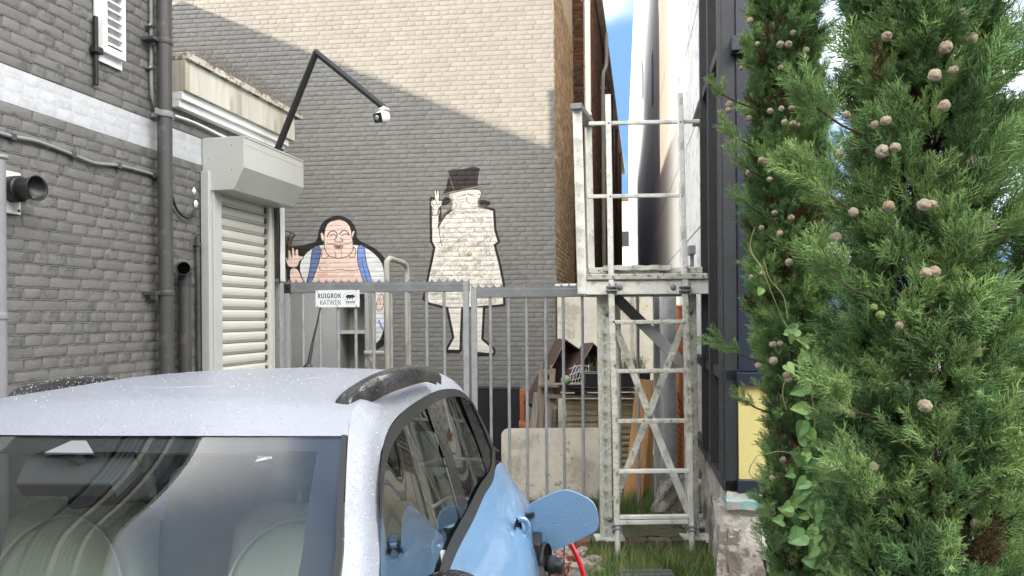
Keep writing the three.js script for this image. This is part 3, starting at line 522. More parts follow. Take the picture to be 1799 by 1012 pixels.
{
  const x = HL(-2, 450, 0.09)[0], yt = HL(0, 280, 0.09)[1], t = thing('standpipe', 'pale grey pipe with a flanged top cut by the left picture edge', 'pipe', FL, [x, 0, 0.09]);
  put('pipe', rod([x, 0, 0.09], [x, yt, 0.09], 0.032, 20), MAT.greyPaint, t);
  put('cap', lathe([[0, 0.02], [0.042, 0.02], [0.042, 0.004], [0.033, -0.002]], 20).translate(x, yt, 0.09), MAT.greyPaint, t);
  put('collar', lathe([[0.033, 0], [0.038, 0.004], [0.038, 0.03], [0.033, 0.034]], 20).translate(x, HL(0, 562, 0.09)[1], 0.09), MAT.greyPaint, t);
}
{
  const a = HL(14, 300, 0.02), c = HL(36, 378, 0.02), y = HL(40, 331, 0.1)[1], x = HL(20, 331, 0.02)[0], t = thing('flue_terminal', 'black flue outlet sticking out of a metal plate at the left edge', 'flue', FL, [x, y, 0]);
  put('plate', rbox(a[0] - 0.09, c[0], c[1], a[1], 0.011, 0.024, 0.003), MAT.alu, t);
  const m = new THREE.Matrix4().makeRotationX(Math.PI / 2).setPosition(x, y, 0.024);
  put('outlet', lathe([[0.066, 0], [0.066, 0.05], [0.062, 0.056], [0.05, 0.06], [0.05, 0.1], [0.062, 0.142], [0.064, 0.152], [0.056, 0.146], [0.046, 0.11], [0.0, 0.1]], 26, m), MAT.black, t);
  put('clear_cup', lathe([[0.02, 0], [0.026, 0.05], [0.022, 0.05], [0.0, 0.01]], 16).translate(x + 0.02, y - 0.09, 0.12), M({ physical: true, c: [0.9, 0.9, 0.88], r: 0.15, transmission: 0.9, thickness: 0 }), t);
  for (const yy of [a[1] - 0.02, c[1] + 0.02]) put('bolt', ball([c[0] - 0.015, yy, 0.026], 0.007), MAT.charcoal, t);
}
{
  const q = HL(325, 560, 0.075), top = HL(325, 478, 0.075)[1], t = thing('vent_pipe', 'short dark grey pipe with an open elbow at its top beside the drainpipe', 'pipe', FL, [q[0], 0, 0.075]), x = q[0];
  put('pipe', rod([x, 0, 0.075], [x, top - 0.03, 0.075], 0.04, 20), MAT.charcoal, t);
  put('elbow', [tube([[x, top - 0.06, 0.075], [x, top - 0.01, 0.078], [x - 0.02, top + 0.015, 0.09], [x - 0.07, top + 0.02, 0.12]], 0.043, 16, 18), lathe([[0.045, 0], [0.05, 0.005], [0.05, 0.02], [0.042, 0.02]], 18, orient(V(x - 0.055, top + 0.02, 0.11), V(x - 0.085, top + 0.02, 0.128)))], MAT.charcoal, t);
  put('collar', lathe([[0.041, 0], [0.044, 0.004], [0.044, 0.03], [0.041, 0.034]], 20).translate(x, top - 0.09, 0.075), MAT.charcoal, t);
}
{
  const x = HL(348, 540, 0.03)[0], top = HL(348, 415, 0.03)[1], t = thing('thin_pipe', 'thin dark upright pipe with a clamp next to the roller shutter', 'pipe', FL, [x, 0, 0.03]);
  put('pipe', rod([x, 0, 0.03], [x, top, 0.03], 0.0145, 14), MAT.charcoal, t);
  const y = HL(348, 430, 0.03)[1]; put('clamp', [rbox(x - 0.022, x + 0.022, y - 0.012, y + 0.012, 0.011, 0.05), rod([x - 0.08, y, 0.02], [x - 0.02, y, 0.03], 0.004)], MAT.charcoal, t);
}
{
  const pts = [[303, 345], [308, 362], [318, 377], [330, 383], [339, 378], [343, 366]].map(([x, y]) => HL(x, y, 0.03));
  const t = thing('loose_cable', 'short black cable end drooping from the wall beside the drainpipe', 'cable', FL, pts[2]);
  put('cable', tube(pts, 0.008, 30), MAT.black, t);
  for (const [px, py, r] of [[341, 335, 0.018], [344, 358, 0.02]]) { const q = HL(px, py, 0.012); put('filler_patch', jitter(new THREE.SphereGeometry(r, 12, 8), 0.006, px, 120).scale(1, 1.1, 0.35).translate(...q), MAT.white, t); }
}
// roller shutter
{
  const t = thing('roller_shutter', 'closed cream roller shutter with its box and frame in the grey brick wall', 'shutter', FL, [(doorL + doorR) / 2, 0, 0]);
  const sl = HL(376, 480, 0.03)[0], sr = HL(465, 480, 0.03)[0], gr = HL(479, 480, 0.08)[0], top = 2.86;
  put('guide', [rbox(doorL, sl, 0, top, 0.012, 0.075), rbox(doorL + 0.04, sl + 0.01, 0, top, 0.0755, 0.09)], MAT.shutterBox, t);
  put('guide', [rbox(sr, sr + 0.05, 0, top, 0.012, 0.075), rbox(sr + 0.055, gr + 0.02, 0, top, 0.012, 0.085)], MAT.shutter, t);
  const prof = [[0, 0], [0.004, 0.008], [0.018, 0.02], [0.021, 0.04], [0.018, 0.062], [0.008, 0.076], [0.001, 0.08]], pitch = 0.0855;
  for (let y = 0.6; y < top; y += pitch) {
    const s = new THREE.Shape(); s.moveTo(-0.006, 0); for (const [a, b] of prof) s.lineTo(a, b); s.lineTo(-0.006, 0.08);
    put('slat', new THREE.ExtrudeGeometry(s, { depth: sr - sl - 0.01, bevelEnabled: false }).rotateY(-Math.PI / 2).translate(sr - 0.005, y, 0.025), MAT.shutter, t);
    put('end_clip', rbox(sr - 0.03, sr - 0.002, y + 0.015, y + 0.06, 0.03, 0.055, 0.01), MAT.charcoal, t);
  }
  put('backing', box(sl, sr, 0, top, 0.003, 0.012), MAT.black, t);
  const bl = HL(354, 280, 0)[0], br = HL(532, 285, 0.335)[0], yT = HL(427, 241, 0.335)[1], yS = HL(427, 293, 0.335)[1], yB = HL(380, 322, 0.27)[1];
  const sh = new THREE.Shape([[0.012, yB], [0.012, yT], [0.335, yT], [0.335, yS], [0.25, yB]].map(([a, b]) => new THREE.Vector2(a, b)));
  const g = new THREE.ExtrudeGeometry(sh, { depth: br - bl, bevelEnabled: true, bevelThickness: 0.004, bevelSize: 0.004, bevelSegments: 2 }).rotateY(-Math.PI / 2).translate(br, 0, 0);
  put('shutter_box', g, MAT.shutterBox, t);
  put('box_lid', rbox(bl - 0.004, br + 0.004, yT + 0.002, yT + 0.012, 0.012, 0.345, 0.002), MAT.shutter, t);
  put('box_edge', rbox(bl + 0.01, br - 0.004, yT - 0.05, yT - 0.044, 0.337, 0.341, 0.001), MAT.shutterBox, t);
  for (let i = 0; i < 4; i++) put('rivet', ball([bl - 0.003, lerp(yB + 0.05, yT - 0.05, i / 3), 0.06 + (i % 2) * 0.18], 0.005), MAT.greyPaint, t);
}
// steel spikes against birds
{
  const a = HL(345, 128, 0.06), e = 6.62, t = thing('bird_spikes', 'row of rusty steel bird spikes along the flat roof edge', 'spikes', FL, [6, 3.6, 0.06]);
  const g = [], rnd = rngOf(5);
  for (let x = a[0]; x < e; x += 0.022) for (const s of [-1, 0.25, 1]) g.push(rod([x, 3.6, 0.06], [x + (rnd() - 0.5) * 0.05, 3.6 + 0.1 + rnd() * 0.02, 0.06 + s * 0.055 + (rnd() - 0.5) * 0.02], 0.0022, 3, 0.0008));
  put('spikes', g, textured([0.2, 0.17, 0.14], 0.4, 4, { r: 0.6, m: 0.4 }, [[[0.14, 0.05, 0.02], 'd', 0.62, 0.05]]), t, { kind: 'stuff' });
  put('strip', rbox(a[0], e, 3.595, 3.6, 0.035, 0.085, 0.001), MAT.alu, t);
}
// thin conduit running from the drainpipe bracket to the shutter box
{
  const pts = [[306, 203], [330, 211], [352, 220], [385, 236], [396, 241]].map(([x, y]) => HL(x, y, 0.03)), t = thing('conduit', 'thin pale conduit running from the drainpipe bracket to the shutter box', 'conduit', FL, pts[2]);
  put('pipe', tube(pts, 0.009, 24), MAT.white, t);
}
// camera on its bent pole
{
  const bq = hit(487, 264, FL, 0.24), b = V(bq.x, bq.y, 0.24).applyMatrix4(FL.m), k = P(555, 92, -b.z - 0.12), e = P(674, 189, -b.z - 0.35);
  const t = thing('camera_pole', 'bent black pole on the shutter box carrying the white security camera', 'pole', WORLD, b.toArray());
  put('pole', [rod(b, k, 0.0265, 16), rod(k, e, 0.0235, 16), ball(k, 0.0265, 14, 10)], MAT.black, t);
  put('seam', tube([k.clone().add(V(0.0, -0.022, 0.012)), e.clone().add(V(0, -0.02, 0.014))], 0.004, 4, 6), MAT.charcoal, t);
  put('base_plate', lathe([[0, 0.01], [0.055, 0.01], [0.055, 0], [0, 0]], 20).translate(b.x, b.y - 0.002, b.z), MAT.black, t);
  const c = P(672, 206, -e.z - 0.02), ax = V(-0.5, -0.28, 0.82).normalize(), m = orient(c.clone().addScaledVector(ax, -0.045), c.clone().addScaledVector(ax, 0.045), V(0, 1, 0));
  const s = thing('security_camera', 'small white security camera with a black lens face at the pole end', 'camera', WORLD, c.toArray());
  put('housing', [new RoundedBoxGeometry(0.09, 0.115, 0.088, 5, 0.036).applyMatrix4(m)], M({ c: [0.82, 0.82, 0.82], r: 0.35 }), s);
  put('lens_face', [new RoundedBoxGeometry(0.074, 0.016, 0.072, 3, 0.0075).translate(0, 0.054, 0).applyMatrix4(m)], M({ c: [0.01, 0.01, 0.011], r: 0.12 }), s);
  put('lens', lathe([[0.016, 0], [0.018, 0.006], [0.012, 0.008], [0, 0.004]], 18).translate(0, 0.061, 0).applyMatrix4(m), MAT.steel, s);
  put('mount', [rod(e.clone().add(V(0, 0.0, 0)), c.clone().add(V(0, 0.035, 0)), 0.02, 14), lathe([[0, 0], [0.04, 0], [0.042, 0.01], [0.034, 0.02], [0, 0.02]], 20).translate(e.x + 0.005, e.y - 0.026, e.z)], M({ c: [0.78, 0.78, 0.78], r: 0.4 }), s);
}
{
  const q = HL(493, 430, 0.04), t = thing('corner_post', 'slim white post at the corner of the grey building above the gate', 'post', FL, [q[0], 0, 0.03]);
  put('post', rbox(q[0] - 0.035, q[0] + 0.04, 2.12, 3.24, 0.0, 0.06, 0.004), MAT.white, t); put('lower_post', rbox(q[0] - 0.035, q[0] + 0.035, 0, 2.115, 0.0, 0.05, 0.004), MAT.galv, t);
  const d = HL(483, 430, 0.05), u = thing('corner_pipe', 'black pipe running down between shutter frame and white post', 'pipe', FL, [d[0], 2, 0.05]);
  put('pipe', rod([d[0], 2.14, 0.05], [d[0], 2.85, 0.05], 0.03, 14), MAT.black, u); put('cable', tube([[d[0] + 0.055, 2.1, 0.06], [d[0] + 0.05, 2.3, 0.062], [d[0] + 0.06, 2.55, 0.06], [d[0] + 0.05, 2.8, 0.055]], 0.006, 20), MAT.black, u);
}
{
  const c = P(501, 412, 6.75), t = thing('hanging_basket', 'small wire hanging basket with dry grass beside the white post', 'basket', WORLD, c.toArray()), rnd = rngOf(9);
  put('basket', [new THREE.TorusGeometry(0.085, 0.005, 6, 24).rotateX(Math.PI / 2 - 0.25).translate(c.x, c.y, c.z), ...[...Array(9)].map((_, i) => rod([c.x + 0.085 * Math.cos(i * 0.7), c.y + 0.02 * Math.sin(i * 0.7), c.z + 0.085 * Math.sin(i * 0.7)], [c.x + 0.02 * Math.cos(i * 0.7), c.y - 0.13, c.z + 0.02 * Math.sin(i * 0.7)], 0.004, 5))], textured([0.1, 0.05, 0.03], 0.3, 3), t);
  put('dry_grass', [...Array(60)].map(() => { const a = rnd() * 6.28, r = rnd() * 0.07; return rod([c.x + r * Math.cos(a), c.y - 0.02, c.z + r * Math.sin(a)], [c.x + r * Math.cos(a) * 0.5 + (rnd() - 0.5) * 0.06, c.y - 0.12 - rnd() * 0.16, c.z + r * Math.sin(a) * 0.5], 0.003, 3, 0.001); }), textured([0.16, 0.13, 0.06], 0.5, 3), t, { kind: 'stuff' });
}
// ---------------------------------------------------------------- gate
const GX = (px, py = 600) => hit(px, py, FG).x, GY = (px, py) => hit(px, py, FG).y;
function gateLeaf(label, pxs, stiles, pyTop, ends) {
  const x0 = GX(ends[0], pyTop), x1 = GX(ends[1], pyTop), yT = GY((ends[0] + ends[1]) / 2, pyTop), t = thing('gate_leaf', label, 'gate', FG, [x0, 0, 0], 'leaves of the yard gate');
  put('top_rail', rbox(x0, x1, yT - 0.072, yT, -0.025, 0.025, 0.004), MAT.galvDark, t);
  put('bottom_rail', rbox(x0, x1, 0.05, 0.1, -0.02, 0.02, 0.004), MAT.galv, t);
  for (const [px, w] of stiles) { const x = GX(px, 700); put('stile', rbox(x - w / 2, x + w / 2, 0.03, yT + 0.005, -0.028, 0.028, 0.005), MAT.galv, t); }
  for (const px of pxs) { const x = GX(px, 620); put('bar', rod([x, 0.1, 0], [x, yT - 0.07, 0], 0.0135, 14), MAT.galv, t); }
  const n = Math.round((x1 - x0) / 0.066), s = new THREE.Shape(); s.moveTo(x0, yT); const w = (x1 - x0) / n;
  s.lineTo(x0, yT + 0.045);
  for (let i = 0; i < n; i++) s.absarc(x0 + (i + 0.5) * w, yT + 0.045, w * 0.46, Math.PI, 2 * Math.PI, false);
  s.lineTo(x1, yT + 0.045); s.lineTo(x1, yT);
  put('spike_strip', new THREE.ExtrudeGeometry(s, { depth: 0.004, bevelEnabled: false, curveSegments: 10 }).translate(0, 0, -0.002), MAT.galvDark, t);
  return { t, x0, x1, yT };
}
const leafL = gateLeaf('left leaf of the grey steel bar gate, carrying the white sign', [533, 563, 594.5, 625.5, 656.5, 688, 719.5, 750, 781], [[820, 0.05], [505, 0.062]], 499, [494, 825]);
const leafR = gateLeaf('right leaf of the grey steel bar gate, running behind the metal tower', [862, 894, 925.5, 959, 990, 1023.5, 1055, 1088, 1121], [[834, 0.05], [1154, 0.05]], 507, [828, 1158]);
put('hinge', [rbox(leafL.x0 - 0.02, leafL.x0 + 0.09, leafL.yT - 0.075, leafL.yT + 0.005, -0.03, 0.032, 0.004), ball([leafL.x0 + 0.03, leafL.yT - 0.03, 0.034], 0.012), ball([leafL.x0 + 0.075, leafL.yT - 0.03, 0.034], 0.012)], MAT.bronze, leafL.t);
put('latch', rbox(GX(492), GX(497), GY(495, 612) - 0.02, GY(495, 612) + 0.02, 0.02, 0.06), MAT.black, leafL.t);
put('drop_bolt', rod([GX(818), 0.03, 0.04], [GX(818), 0.7, 0.04], 0.008), MAT.galvDark, leafL.t);
{
  const x0 = GX(556, 525), x1 = GX(633, 525), y0 = GY(594, 540), y1 = GY(594, 510), t = thing('gate_sign', 'white sign with black lettering and bull emblem wired to the gate', 'sign', FG, [x0, y0, 0.03]);
  const cv = document.createElement('canvas'); cv.width = 1024; cv.height = Math.round(1024 * (y1 - y0) / (x1 - x0)); const c = cv.getContext('2d'), H = cv.height;
  c.fillStyle = '#e4e8ea'; c.fillRect(0, 0, 1024, H); c.fillStyle = '#14161a';
  const fit = (s, x, y, w, h, font) => { c.save(); c.font = `${font} 100px sans-serif`; const m = c.measureText(s).width; c.translate(x, y); c.scale(w / m, h / 73); c.fillText(s, 0, 0); c.restore(); };
  fit('RUIGROK', 40, H * 0.47, 560, H * 0.30, 'bold'); fit('KATWIJK', 92, H * 0.87, 508, H * 0.30, 'normal');
  c.lineWidth = 5; c.strokeStyle = '#3a3e42'; c.beginPath(); c.ellipse(812, H * 0.4, 160, H * 0.27, 0, 0, 7); c.stroke();
  const X = (x) => 812 + x, Y = (y) => H * 0.4 + y;             // a walking bull
  c.fillStyle = '#2c3034'; c.beginPath(); [[-95, -35], [-60, -58], [0, -50], [60, -60], [95, -40], [118, -10], [112, 14], [95, 20], [84, 8], [70, 14], [58, 60], [40, 66], [44, 24], [10, 30], [-6, 66], [-26, 64], [-14, 28], [-50, 22], [-62, 64], [-84, 62], [-78, 18], [-100, 0], [-108, 20], [-116, 16]].forEach(([x, y], i) => (i ? c.lineTo(X(x), Y(y)) : c.moveTo(X(x), Y(y)))); c.closePath(); c.fill();
  c.fillRect(705, H * 0.66, 220, H * 0.11); c.fillStyle = '#c9ced2'; for (const [a, w] of [[717, 24], [746, 22], [782, 20], [806, 18], [828, 8], [840, 20], [864, 22], [890, 18]]) c.fillRect(a, H * 0.685, w, H * 0.06); c.fillStyle = '#8a9096'; for (const [a, w] of [[702, 14], [720, 10], [735, 16], [756, 12], [776, 16], [828, 14], [846, 18], [870, 12], [888, 18], [912, 12]]) c.fillRect(a, H * 0.815, w, H * 0.035);
  const tx = new THREE.CanvasTexture(cv); tx.colorSpace = THREE.SRGBColorSpace;
  const pl = new THREE.PlaneGeometry(x1 - x0 - 0.006, y1 - y0 - 0.006).translate((x0 + x1) / 2, (y0 + y1) / 2, 0.0352); pl.userData.uvDone = true;
  put('plate', rbox(x0, x1, y0, y1, 0.03, 0.035, 0.002), MAT.white, t); put('print', pl, M({ c: [1, 1, 1], map: tx, r: 0.35 }), t);
  for (const px of [560, 628]) for (const yy of [y1 - 0.006, y0 + 0.006]) put('wire_tie', rod([GX(px), yy - 0.012, 0.037], [GX(px), yy + 0.012, 0.037], 0.0025, 6), MAT.black, t);
}
{
  const x = P(1176, 700, 6.75), t = thing('gate_post', 'thick round galvanised post standing behind the right gate leaf', 'post', WORLD, [x.x, 0, x.z]);
  put('post', rod([x.x, 0, x.z], [x.x, 2.2, x.z], 0.068, 26), MAT.galv, t); put('cap', lathe([[0, 0.025], [0.05, 0.02], [0.071, 0.004], [0.071, -0.02]], 26).translate(x.x, 2.2, x.z), MAT.galv, t);
  const q = P(1161, 700, 6.62), u = thing('thin_rod', 'thin pale rod standing just left of the galvanised gate post', 'rod', WORLD, [q.x, 0, q.z]); put('rod', rod([q.x, 0, q.z], [q.x, 2.05, q.z], 0.009), MAT.white, u); put('cap', ball([q.x, 2.05, q.z], 0.011), MAT.white, u);
}
// ---------------------------------------------------------------- yard behind the gate
{
  const a = P(980, 500, 9.25), b = P(1175, 500, 9.25), t = thing('yard_wall', 'pale cream plastered wall closing the alley behind the gate', 'wall', WORLD, [(a.x + b.x) / 2, 0, -9.3]);
  put('wall', [box(a.x, b.x + 0.35, 0, a.y - 0.02, -9.42, -9.3)], textured([0.68, 0.64, 0.54], 0.2, 0.7, { r: 0.9, bump: 0.004 }, [[[0.46, 0.42, 0.34], 'd', 0.6, 0.12]]), t);
  put('coping', rbox(a.x - 0.03, b.x + 0.36, a.y - 0.019, a.y + 0.012, -9.45, -9.27), MAT.white, t);
  for (const px of [1108, 1116]) { const x = P(px, 600, 9.28).x; put('batten', rbox(x - 0.012, x + 0.012, 0.3, a.y - 0.03, -9.299, -9.275), MAT.cream, t); }
}
{
  const d = 7.3, A = P(508, 512, d), B = P(597, 512, d), C = P(645, 512, d), t = thing('metal_cabinet', 'tall grey metal cabinet with an open shelf compartment behind the gate', 'cabinet', WORLD, [(A.x + C.x) / 2, 0, -d - 0.2]);
  const m = textured([0.45, 0.46, 0.455], 0.12, 1, { r: 0.6, bump: 0.0005 }), top = A.y, sp = P(535, 512, d).x, ys = P(610, 583, d).y;
  put('side_panel', rbox(A.x, sp - 0.004, 0.02, top, -d - 0.45, -d + 0.002, 0.004), textured([0.38, 0.37, 0.36], 0.12, 1, { r: 0.6 }), t);
  put('door', rbox(sp, B.x, 0.02, top - 0.006, -d - 0.02, -d + 0.008, 0.004), m, t);
  put('carcass', [box(sp, C.x - 0.02, top - 0.03, top - 0.001, -d - 0.45, -d - 0.021), box(C.x - 0.025, C.x, 0.02, top, -d - 0.45, -d), box(sp, C.x - 0.025, 0.02, top - 0.03, -d - 0.45, -d - 0.43), box(B.x - 0.02, B.x - 0.001, 0.02, top - 0.03, -d - 0.43, -d - 0.021)], m, t);
  put('shelf', rbox(B.x, C.x - 0.026, ys - 0.022, ys + 0.012, -d - 0.42, -d - 0.005, 0.003), MAT.cream, t);
  put('shelf', rbox(B.x, C.x - 0.026, ys - 0.72, ys - 0.69, -d - 0.42, -d - 0.005, 0.003), MAT.cream, t);
  put('edge_strip', rbox(C.x, C.x + 0.012, 0.02, top, -d - 0.02, -d + 0.004, 0.002), MAT.cream, t);
}
{
  const a = P(679, 452, 7.0), b = P(715, 464, 7.55), t = thing('tube_frame', 'pale bent tube frame standing against the painted wall', 'frame', WORLD, [a.x, 0, a.z]);
  put('hoop', tubePoly([[a.x, 0, a.z], [a.x, a.y, a.z], [b.x, b.y, b.z], [b.x, 0, b.z]], 0.026, 0.07), MAT.cream, t);
  const c = P(640, 620, 7.02), e = P(678, 620, 7.02); put('cross_tube', rod(c, e, 0.022), MAT.cream, t);
  put('bent_tube', tube([P(640, 622, 7.05), P(650, 630, 7.05), P(656, 645, 7.05), P(657, 680, 7.05)], 0.017, 20), MAT.cream, t);
}
const terracotta = textured([0.42, 0.15, 0.06], 0.25, 2, { r: 0.8 }), darkWood = wood([0.05, 0.028, 0.019], 3), greyWood = wood([0.28, 0.235, 0.185], 3, 0.6), pine = wood([0.55, 0.31, 0.14], 3, 0.35), plank = wood([0.26, 0.215, 0.175], 3, 0.7), logWood = wood([0.34, 0.28, 0.18], 4, 0.7);
{
  const A = P(881, 753, 7.0), B = P(1068, 752, 7.0), w = B.x - A.x, h = 1.02, t = thing('plywood_sheet', 'large weathered beige board with rounded corners leaning behind the gate', 'board', WORLD, [(A.x + B.x) / 2, 0, -6.85]);
  const s = new THREE.Shape(), r = 0.07; s.moveTo(0, 0); s.lineTo(w, 0); s.lineTo(w, h - r); s.absarc(w - r, h - r, r, 0, Math.PI / 2, false); s.lineTo(r, h); s.absarc(r, h - r, r, Math.PI / 2, Math.PI, false); s.lineTo(0, 0);
  const g = new THREE.ExtrudeGeometry(s, { depth: 0.018, bevelEnabled: true, bevelSize: 0.002, bevelThickness: 0.002, bevelSegments: 1, curveSegments: 10 }).rotateX(-0.16).translate(A.x, A.y - h * Math.cos(0.16), -7.0 + h * Math.sin(0.16));
  put('board', g, textured([0.68, 0.63, 0.53], 0.22, 0.8, { r: 0.8, bump: 0.0015 }, [[[0.47, 0.42, 0.34], 'd', 0.58, 0.16], [[0.33, 0.3, 0.24], 'b', 0.68, 0.06]]), t);
  put('fixing', [ball([A.x + 0.12, A.y - 0.1, -6.985], 0.006, 8, 6), ball([B.x - 0.2, A.y - 0.1, -6.985], 0.006, 8, 6)], MAT.charcoal, t);
}
for (const [x0, x1, d, top, label] of [[838, 859, 8.9, 684, 'narrow black panel standing against the painted wall, beside the wider one'], [863, 914, 8.7, 685, 'wide black panel standing against the foot of the painted wall']]) {
  const A = P(x0, top, d), B = P(x1, top, d), t = thing('black_panel', label, 'panel', WORLD, [(A.x + B.x) / 2, 0, A.z], 'black panels by the painted wall');
  put('panel', rbox(A.x, B.x, 0.01, A.y, A.z - 0.25, A.z, 0.008), MAT.blackMatt, t); put('rim', rbox(A.x - 0.005, B.x + 0.005, A.y + 0.002, A.y + 0.016, A.z - 0.255, A.z + 0.006, 0.005), MAT.black, t);
}
{
  const A = P(913, 684, 8.6), B = P(926, 684, 8.6), t = thing('terracotta_board', 'narrow terracotta coloured board standing beside the black panels', 'board', WORLD, [A.x, 0, A.z]); put('board', rbox(A.x, B.x, 0.01, A.y, A.z - 0.05, A.z, 0.006), terracotta, t); put('batten', rbox(A.x + 0.02, A.x + 0.05, 0.02, A.y - 0.05, A.z + 0.001, A.z + 0.02), terracotta, t);
  const c = P(935, 752, 8.0), u = thing('flower_pot', 'terracotta flower pot half hidden behind the beige board', 'pot', WORLD, [c.x, 0, c.z]); put('pot', lathe([[0, 0], [0.09, 0], [0.13, 0.62], [0.145, 0.62], [0.145, 0.68], [0.12, 0.68], [0.1, 0.55], [0, 0.5]], 24).translate(c.x, 0, c.z), terracotta, u); put('soil', lathe([[0, 0.6], [0.12, 0.6]], 16).translate(c.x, 0.02, c.z), MAT.blackMatt, u);
}
function trough(label, a, b, w, h, roll) {         // long open box from a to b, its open side turned by roll
  const A = A3(a), B = A3(b), L = A.distanceTo(B), t = thing('planter_trough', label, 'planter', WORLD, [(A.x + B.x) / 2, Math.min(A.y, B.y), (A.z + B.z) / 2], 'dark wooden troughs'), q = 0.016;
  const m = orient(A, B, V(Math.sin(roll), 0, Math.cos(roll)));     // y along, z to the open side
  const parts = [['floor', [-w / 2, w / 2, -L / 2, L / 2, -h, -h + q]], ['side', [-w / 2, -w / 2 + q, -L / 2, L / 2, -h + q, 0]], ['side', [w / 2 - q, w / 2, -L / 2, L / 2, -h + q, 0]], ['end', [-w / 2 + q, w / 2 - q, -L / 2, -L / 2 + q, -h + q, 0]], ['end', [-w / 2 + q, w / 2 - q, L / 2 - q, L / 2, -h + q, 0]]];
  for (const [n, c] of parts) put(n, rbox(...c, 0.002).applyMatrix4(m), darkWood, t);
  for (const s of [-1, 1]) put('lip', rbox(s * (w / 2 - q / 2) - 0.005, s * (w / 2 - q / 2) + 0.005, -L / 2, L / 2, 0.001, 0.005, 0.001).applyMatrix4(m), plank, t);
}
trough('dark brown wooden trough tipped up against the cream wall, highest of the two', P(950, 720, 8.1), P(1008, 606, 8.3), 0.26, 0.2, 0.5);
trough('dark brown wooden trough tipped up behind the black plastic planter', P(1018, 680, 8.1), P(1055, 614, 8.3), 0.26, 0.2, 0.5);
{
  const rnd = rngOf(13), c = P(955, 700, 7.7), t = thing('broken_pallet', 'splintered grey pallet boards leaning left of the log wall', 'pallet', WORLD, [c.x, 0, c.z]);
  for (const [a, b, w] of [[[953, 650], [948, 755], 0.075], [[972, 648], [962, 755], 0.06], [[944, 690], [936, 755], 0.07], [[960, 668], [976, 720], 0.05], [[946, 735], [966, 752], 0.06]]) put('board', jitter(bar(P(...a, 7.7 + rnd() * 0.1), P(...b, 7.55 + rnd() * 0.1), w, 0.022, [0, 0, 1]), 0.005, w * 99, 18), greyWood, t);
  for (let i = 0; i < 6; i++) put('splinter', bar(P(950 + 4 * i, 655 + (i % 3) * 5, 7.68), P(953 + 4 * i, 641 + (i % 2) * 8, 7.68), 0.02, 0.008, [0, 0, 1]), greyWood, t);
}
{
  const t = thing('log_wall', 'low wall of horizontal round logs behind the gate', 'log wall', WORLD, [P(1050, 700, 7.6).x, 0, -7.6]);
  for (let i = 0; i < 12; i++) { const y = 706 + i * 10.6, a = P(994 + (i % 3), y, 7.6), b = P(1122 - (i % 2) * 2, y, 7.6); if (a.y < 0.06) break; put('log', jitter(rod(a, b, 0.0305, 12), 0.002, i, 22), logWood, t); }
}
for (const [a, b, y, d, label] of [[950, 1118, 678, 7.55, 'topmost weathered plank lying on the log wall'], [990, 1116, 686, 7.6, 'middle weathered plank of the three on the log wall'], [965, 1120, 697, 7.5, 'lowest weathered plank on the log wall, sticking out to the left']]) {
  const A = P(a, y, d), B = P(b, y + 2, d), t = thing('plank', label, 'plank', WORLD, [(A.x + B.x) / 2, A.y - 0.02, A.z - 0.1], 'planks on the log wall'); put('board', jitter(box(A.x, B.x, A.y - 0.018, A.y + 0.012, A.z - 0.22, A.z, 0.003), 0.003, y, 7), plank, t); put('end_grain', rbox(A.x - 0.012, A.x - 0.002, A.y - 0.014, A.y + 0.008, A.z - 0.21, A.z - 0.01), greyWood, t);
}
{
  const A = P(1029, 655, 7.35), B = P(1142, 655, 7.35), y0 = P(1040, 680, 7.35).y, t = thing('plastic_planter', 'black plastic planter box with straggly green plants on the log wall', 'planter', WORLD, [(A.x + B.x) / 2, y0, A.z]), rnd = rngOf(17);
  const m = MAT.blackMatt; put('box', [box(A.x, B.x, y0, A.y - 0.012, A.z, A.z + 0.008), box(A.x, B.x, y0, A.y - 0.012, A.z - 0.2, A.z - 0.19), box(A.x, A.x + 0.008, y0, A.y - 0.012, A.z - 0.19, A.z), box(B.x - 0.008, B.x, y0, A.y - 0.012, A.z - 0.19, A.z), box(A.x, B.x, y0, y0 + 0.01, A.z - 0.19, A.z)], m, t);
  put('rim', [rbox(A.x - 0.01, B.x + 0.01, A.y - 0.012, A.y, A.z, A.z + 0.016), rbox(A.x - 0.01, B.x + 0.01, A.y - 0.012, A.y, A.z - 0.21, A.z - 0.192)], MAT.greyPaint, t); put('soil', jitter(new THREE.BoxGeometry(B.x - A.x - 0.02, 0.02, 0.18, 14, 1, 4).translate((A.x + B.x) / 2, A.y - 0.03, A.z - 0.095), 0.006, 3, 30), textured([0.04, 0.03, 0.02], 0.5, 3), t);
  const blades = []; for (let i = 0; i < 190; i++) { const x = lerp(A.x + 0.02, B.x - 0.02, i % 3 ? 0.45 + 0.5 * rnd() : rnd()), z = A.z - 0.02 - rnd() * 0.15, hh = 0.05 + rnd() * 0.13, dx = (rnd() - 0.5) * 0.1; blades.push(tube([[x, A.y - 0.03, z], [x + dx * 0.3, A.y + hh * 0.6, z], [x + dx, A.y + hh * (0.7 + 0.4 * rnd()), z + 0.03]], 0.0024, 4, 3)); }
  put('plants', blades, textured([0.17, 0.19, 0.06], 0.5, 3), t, { kind: 'stuff' });
}
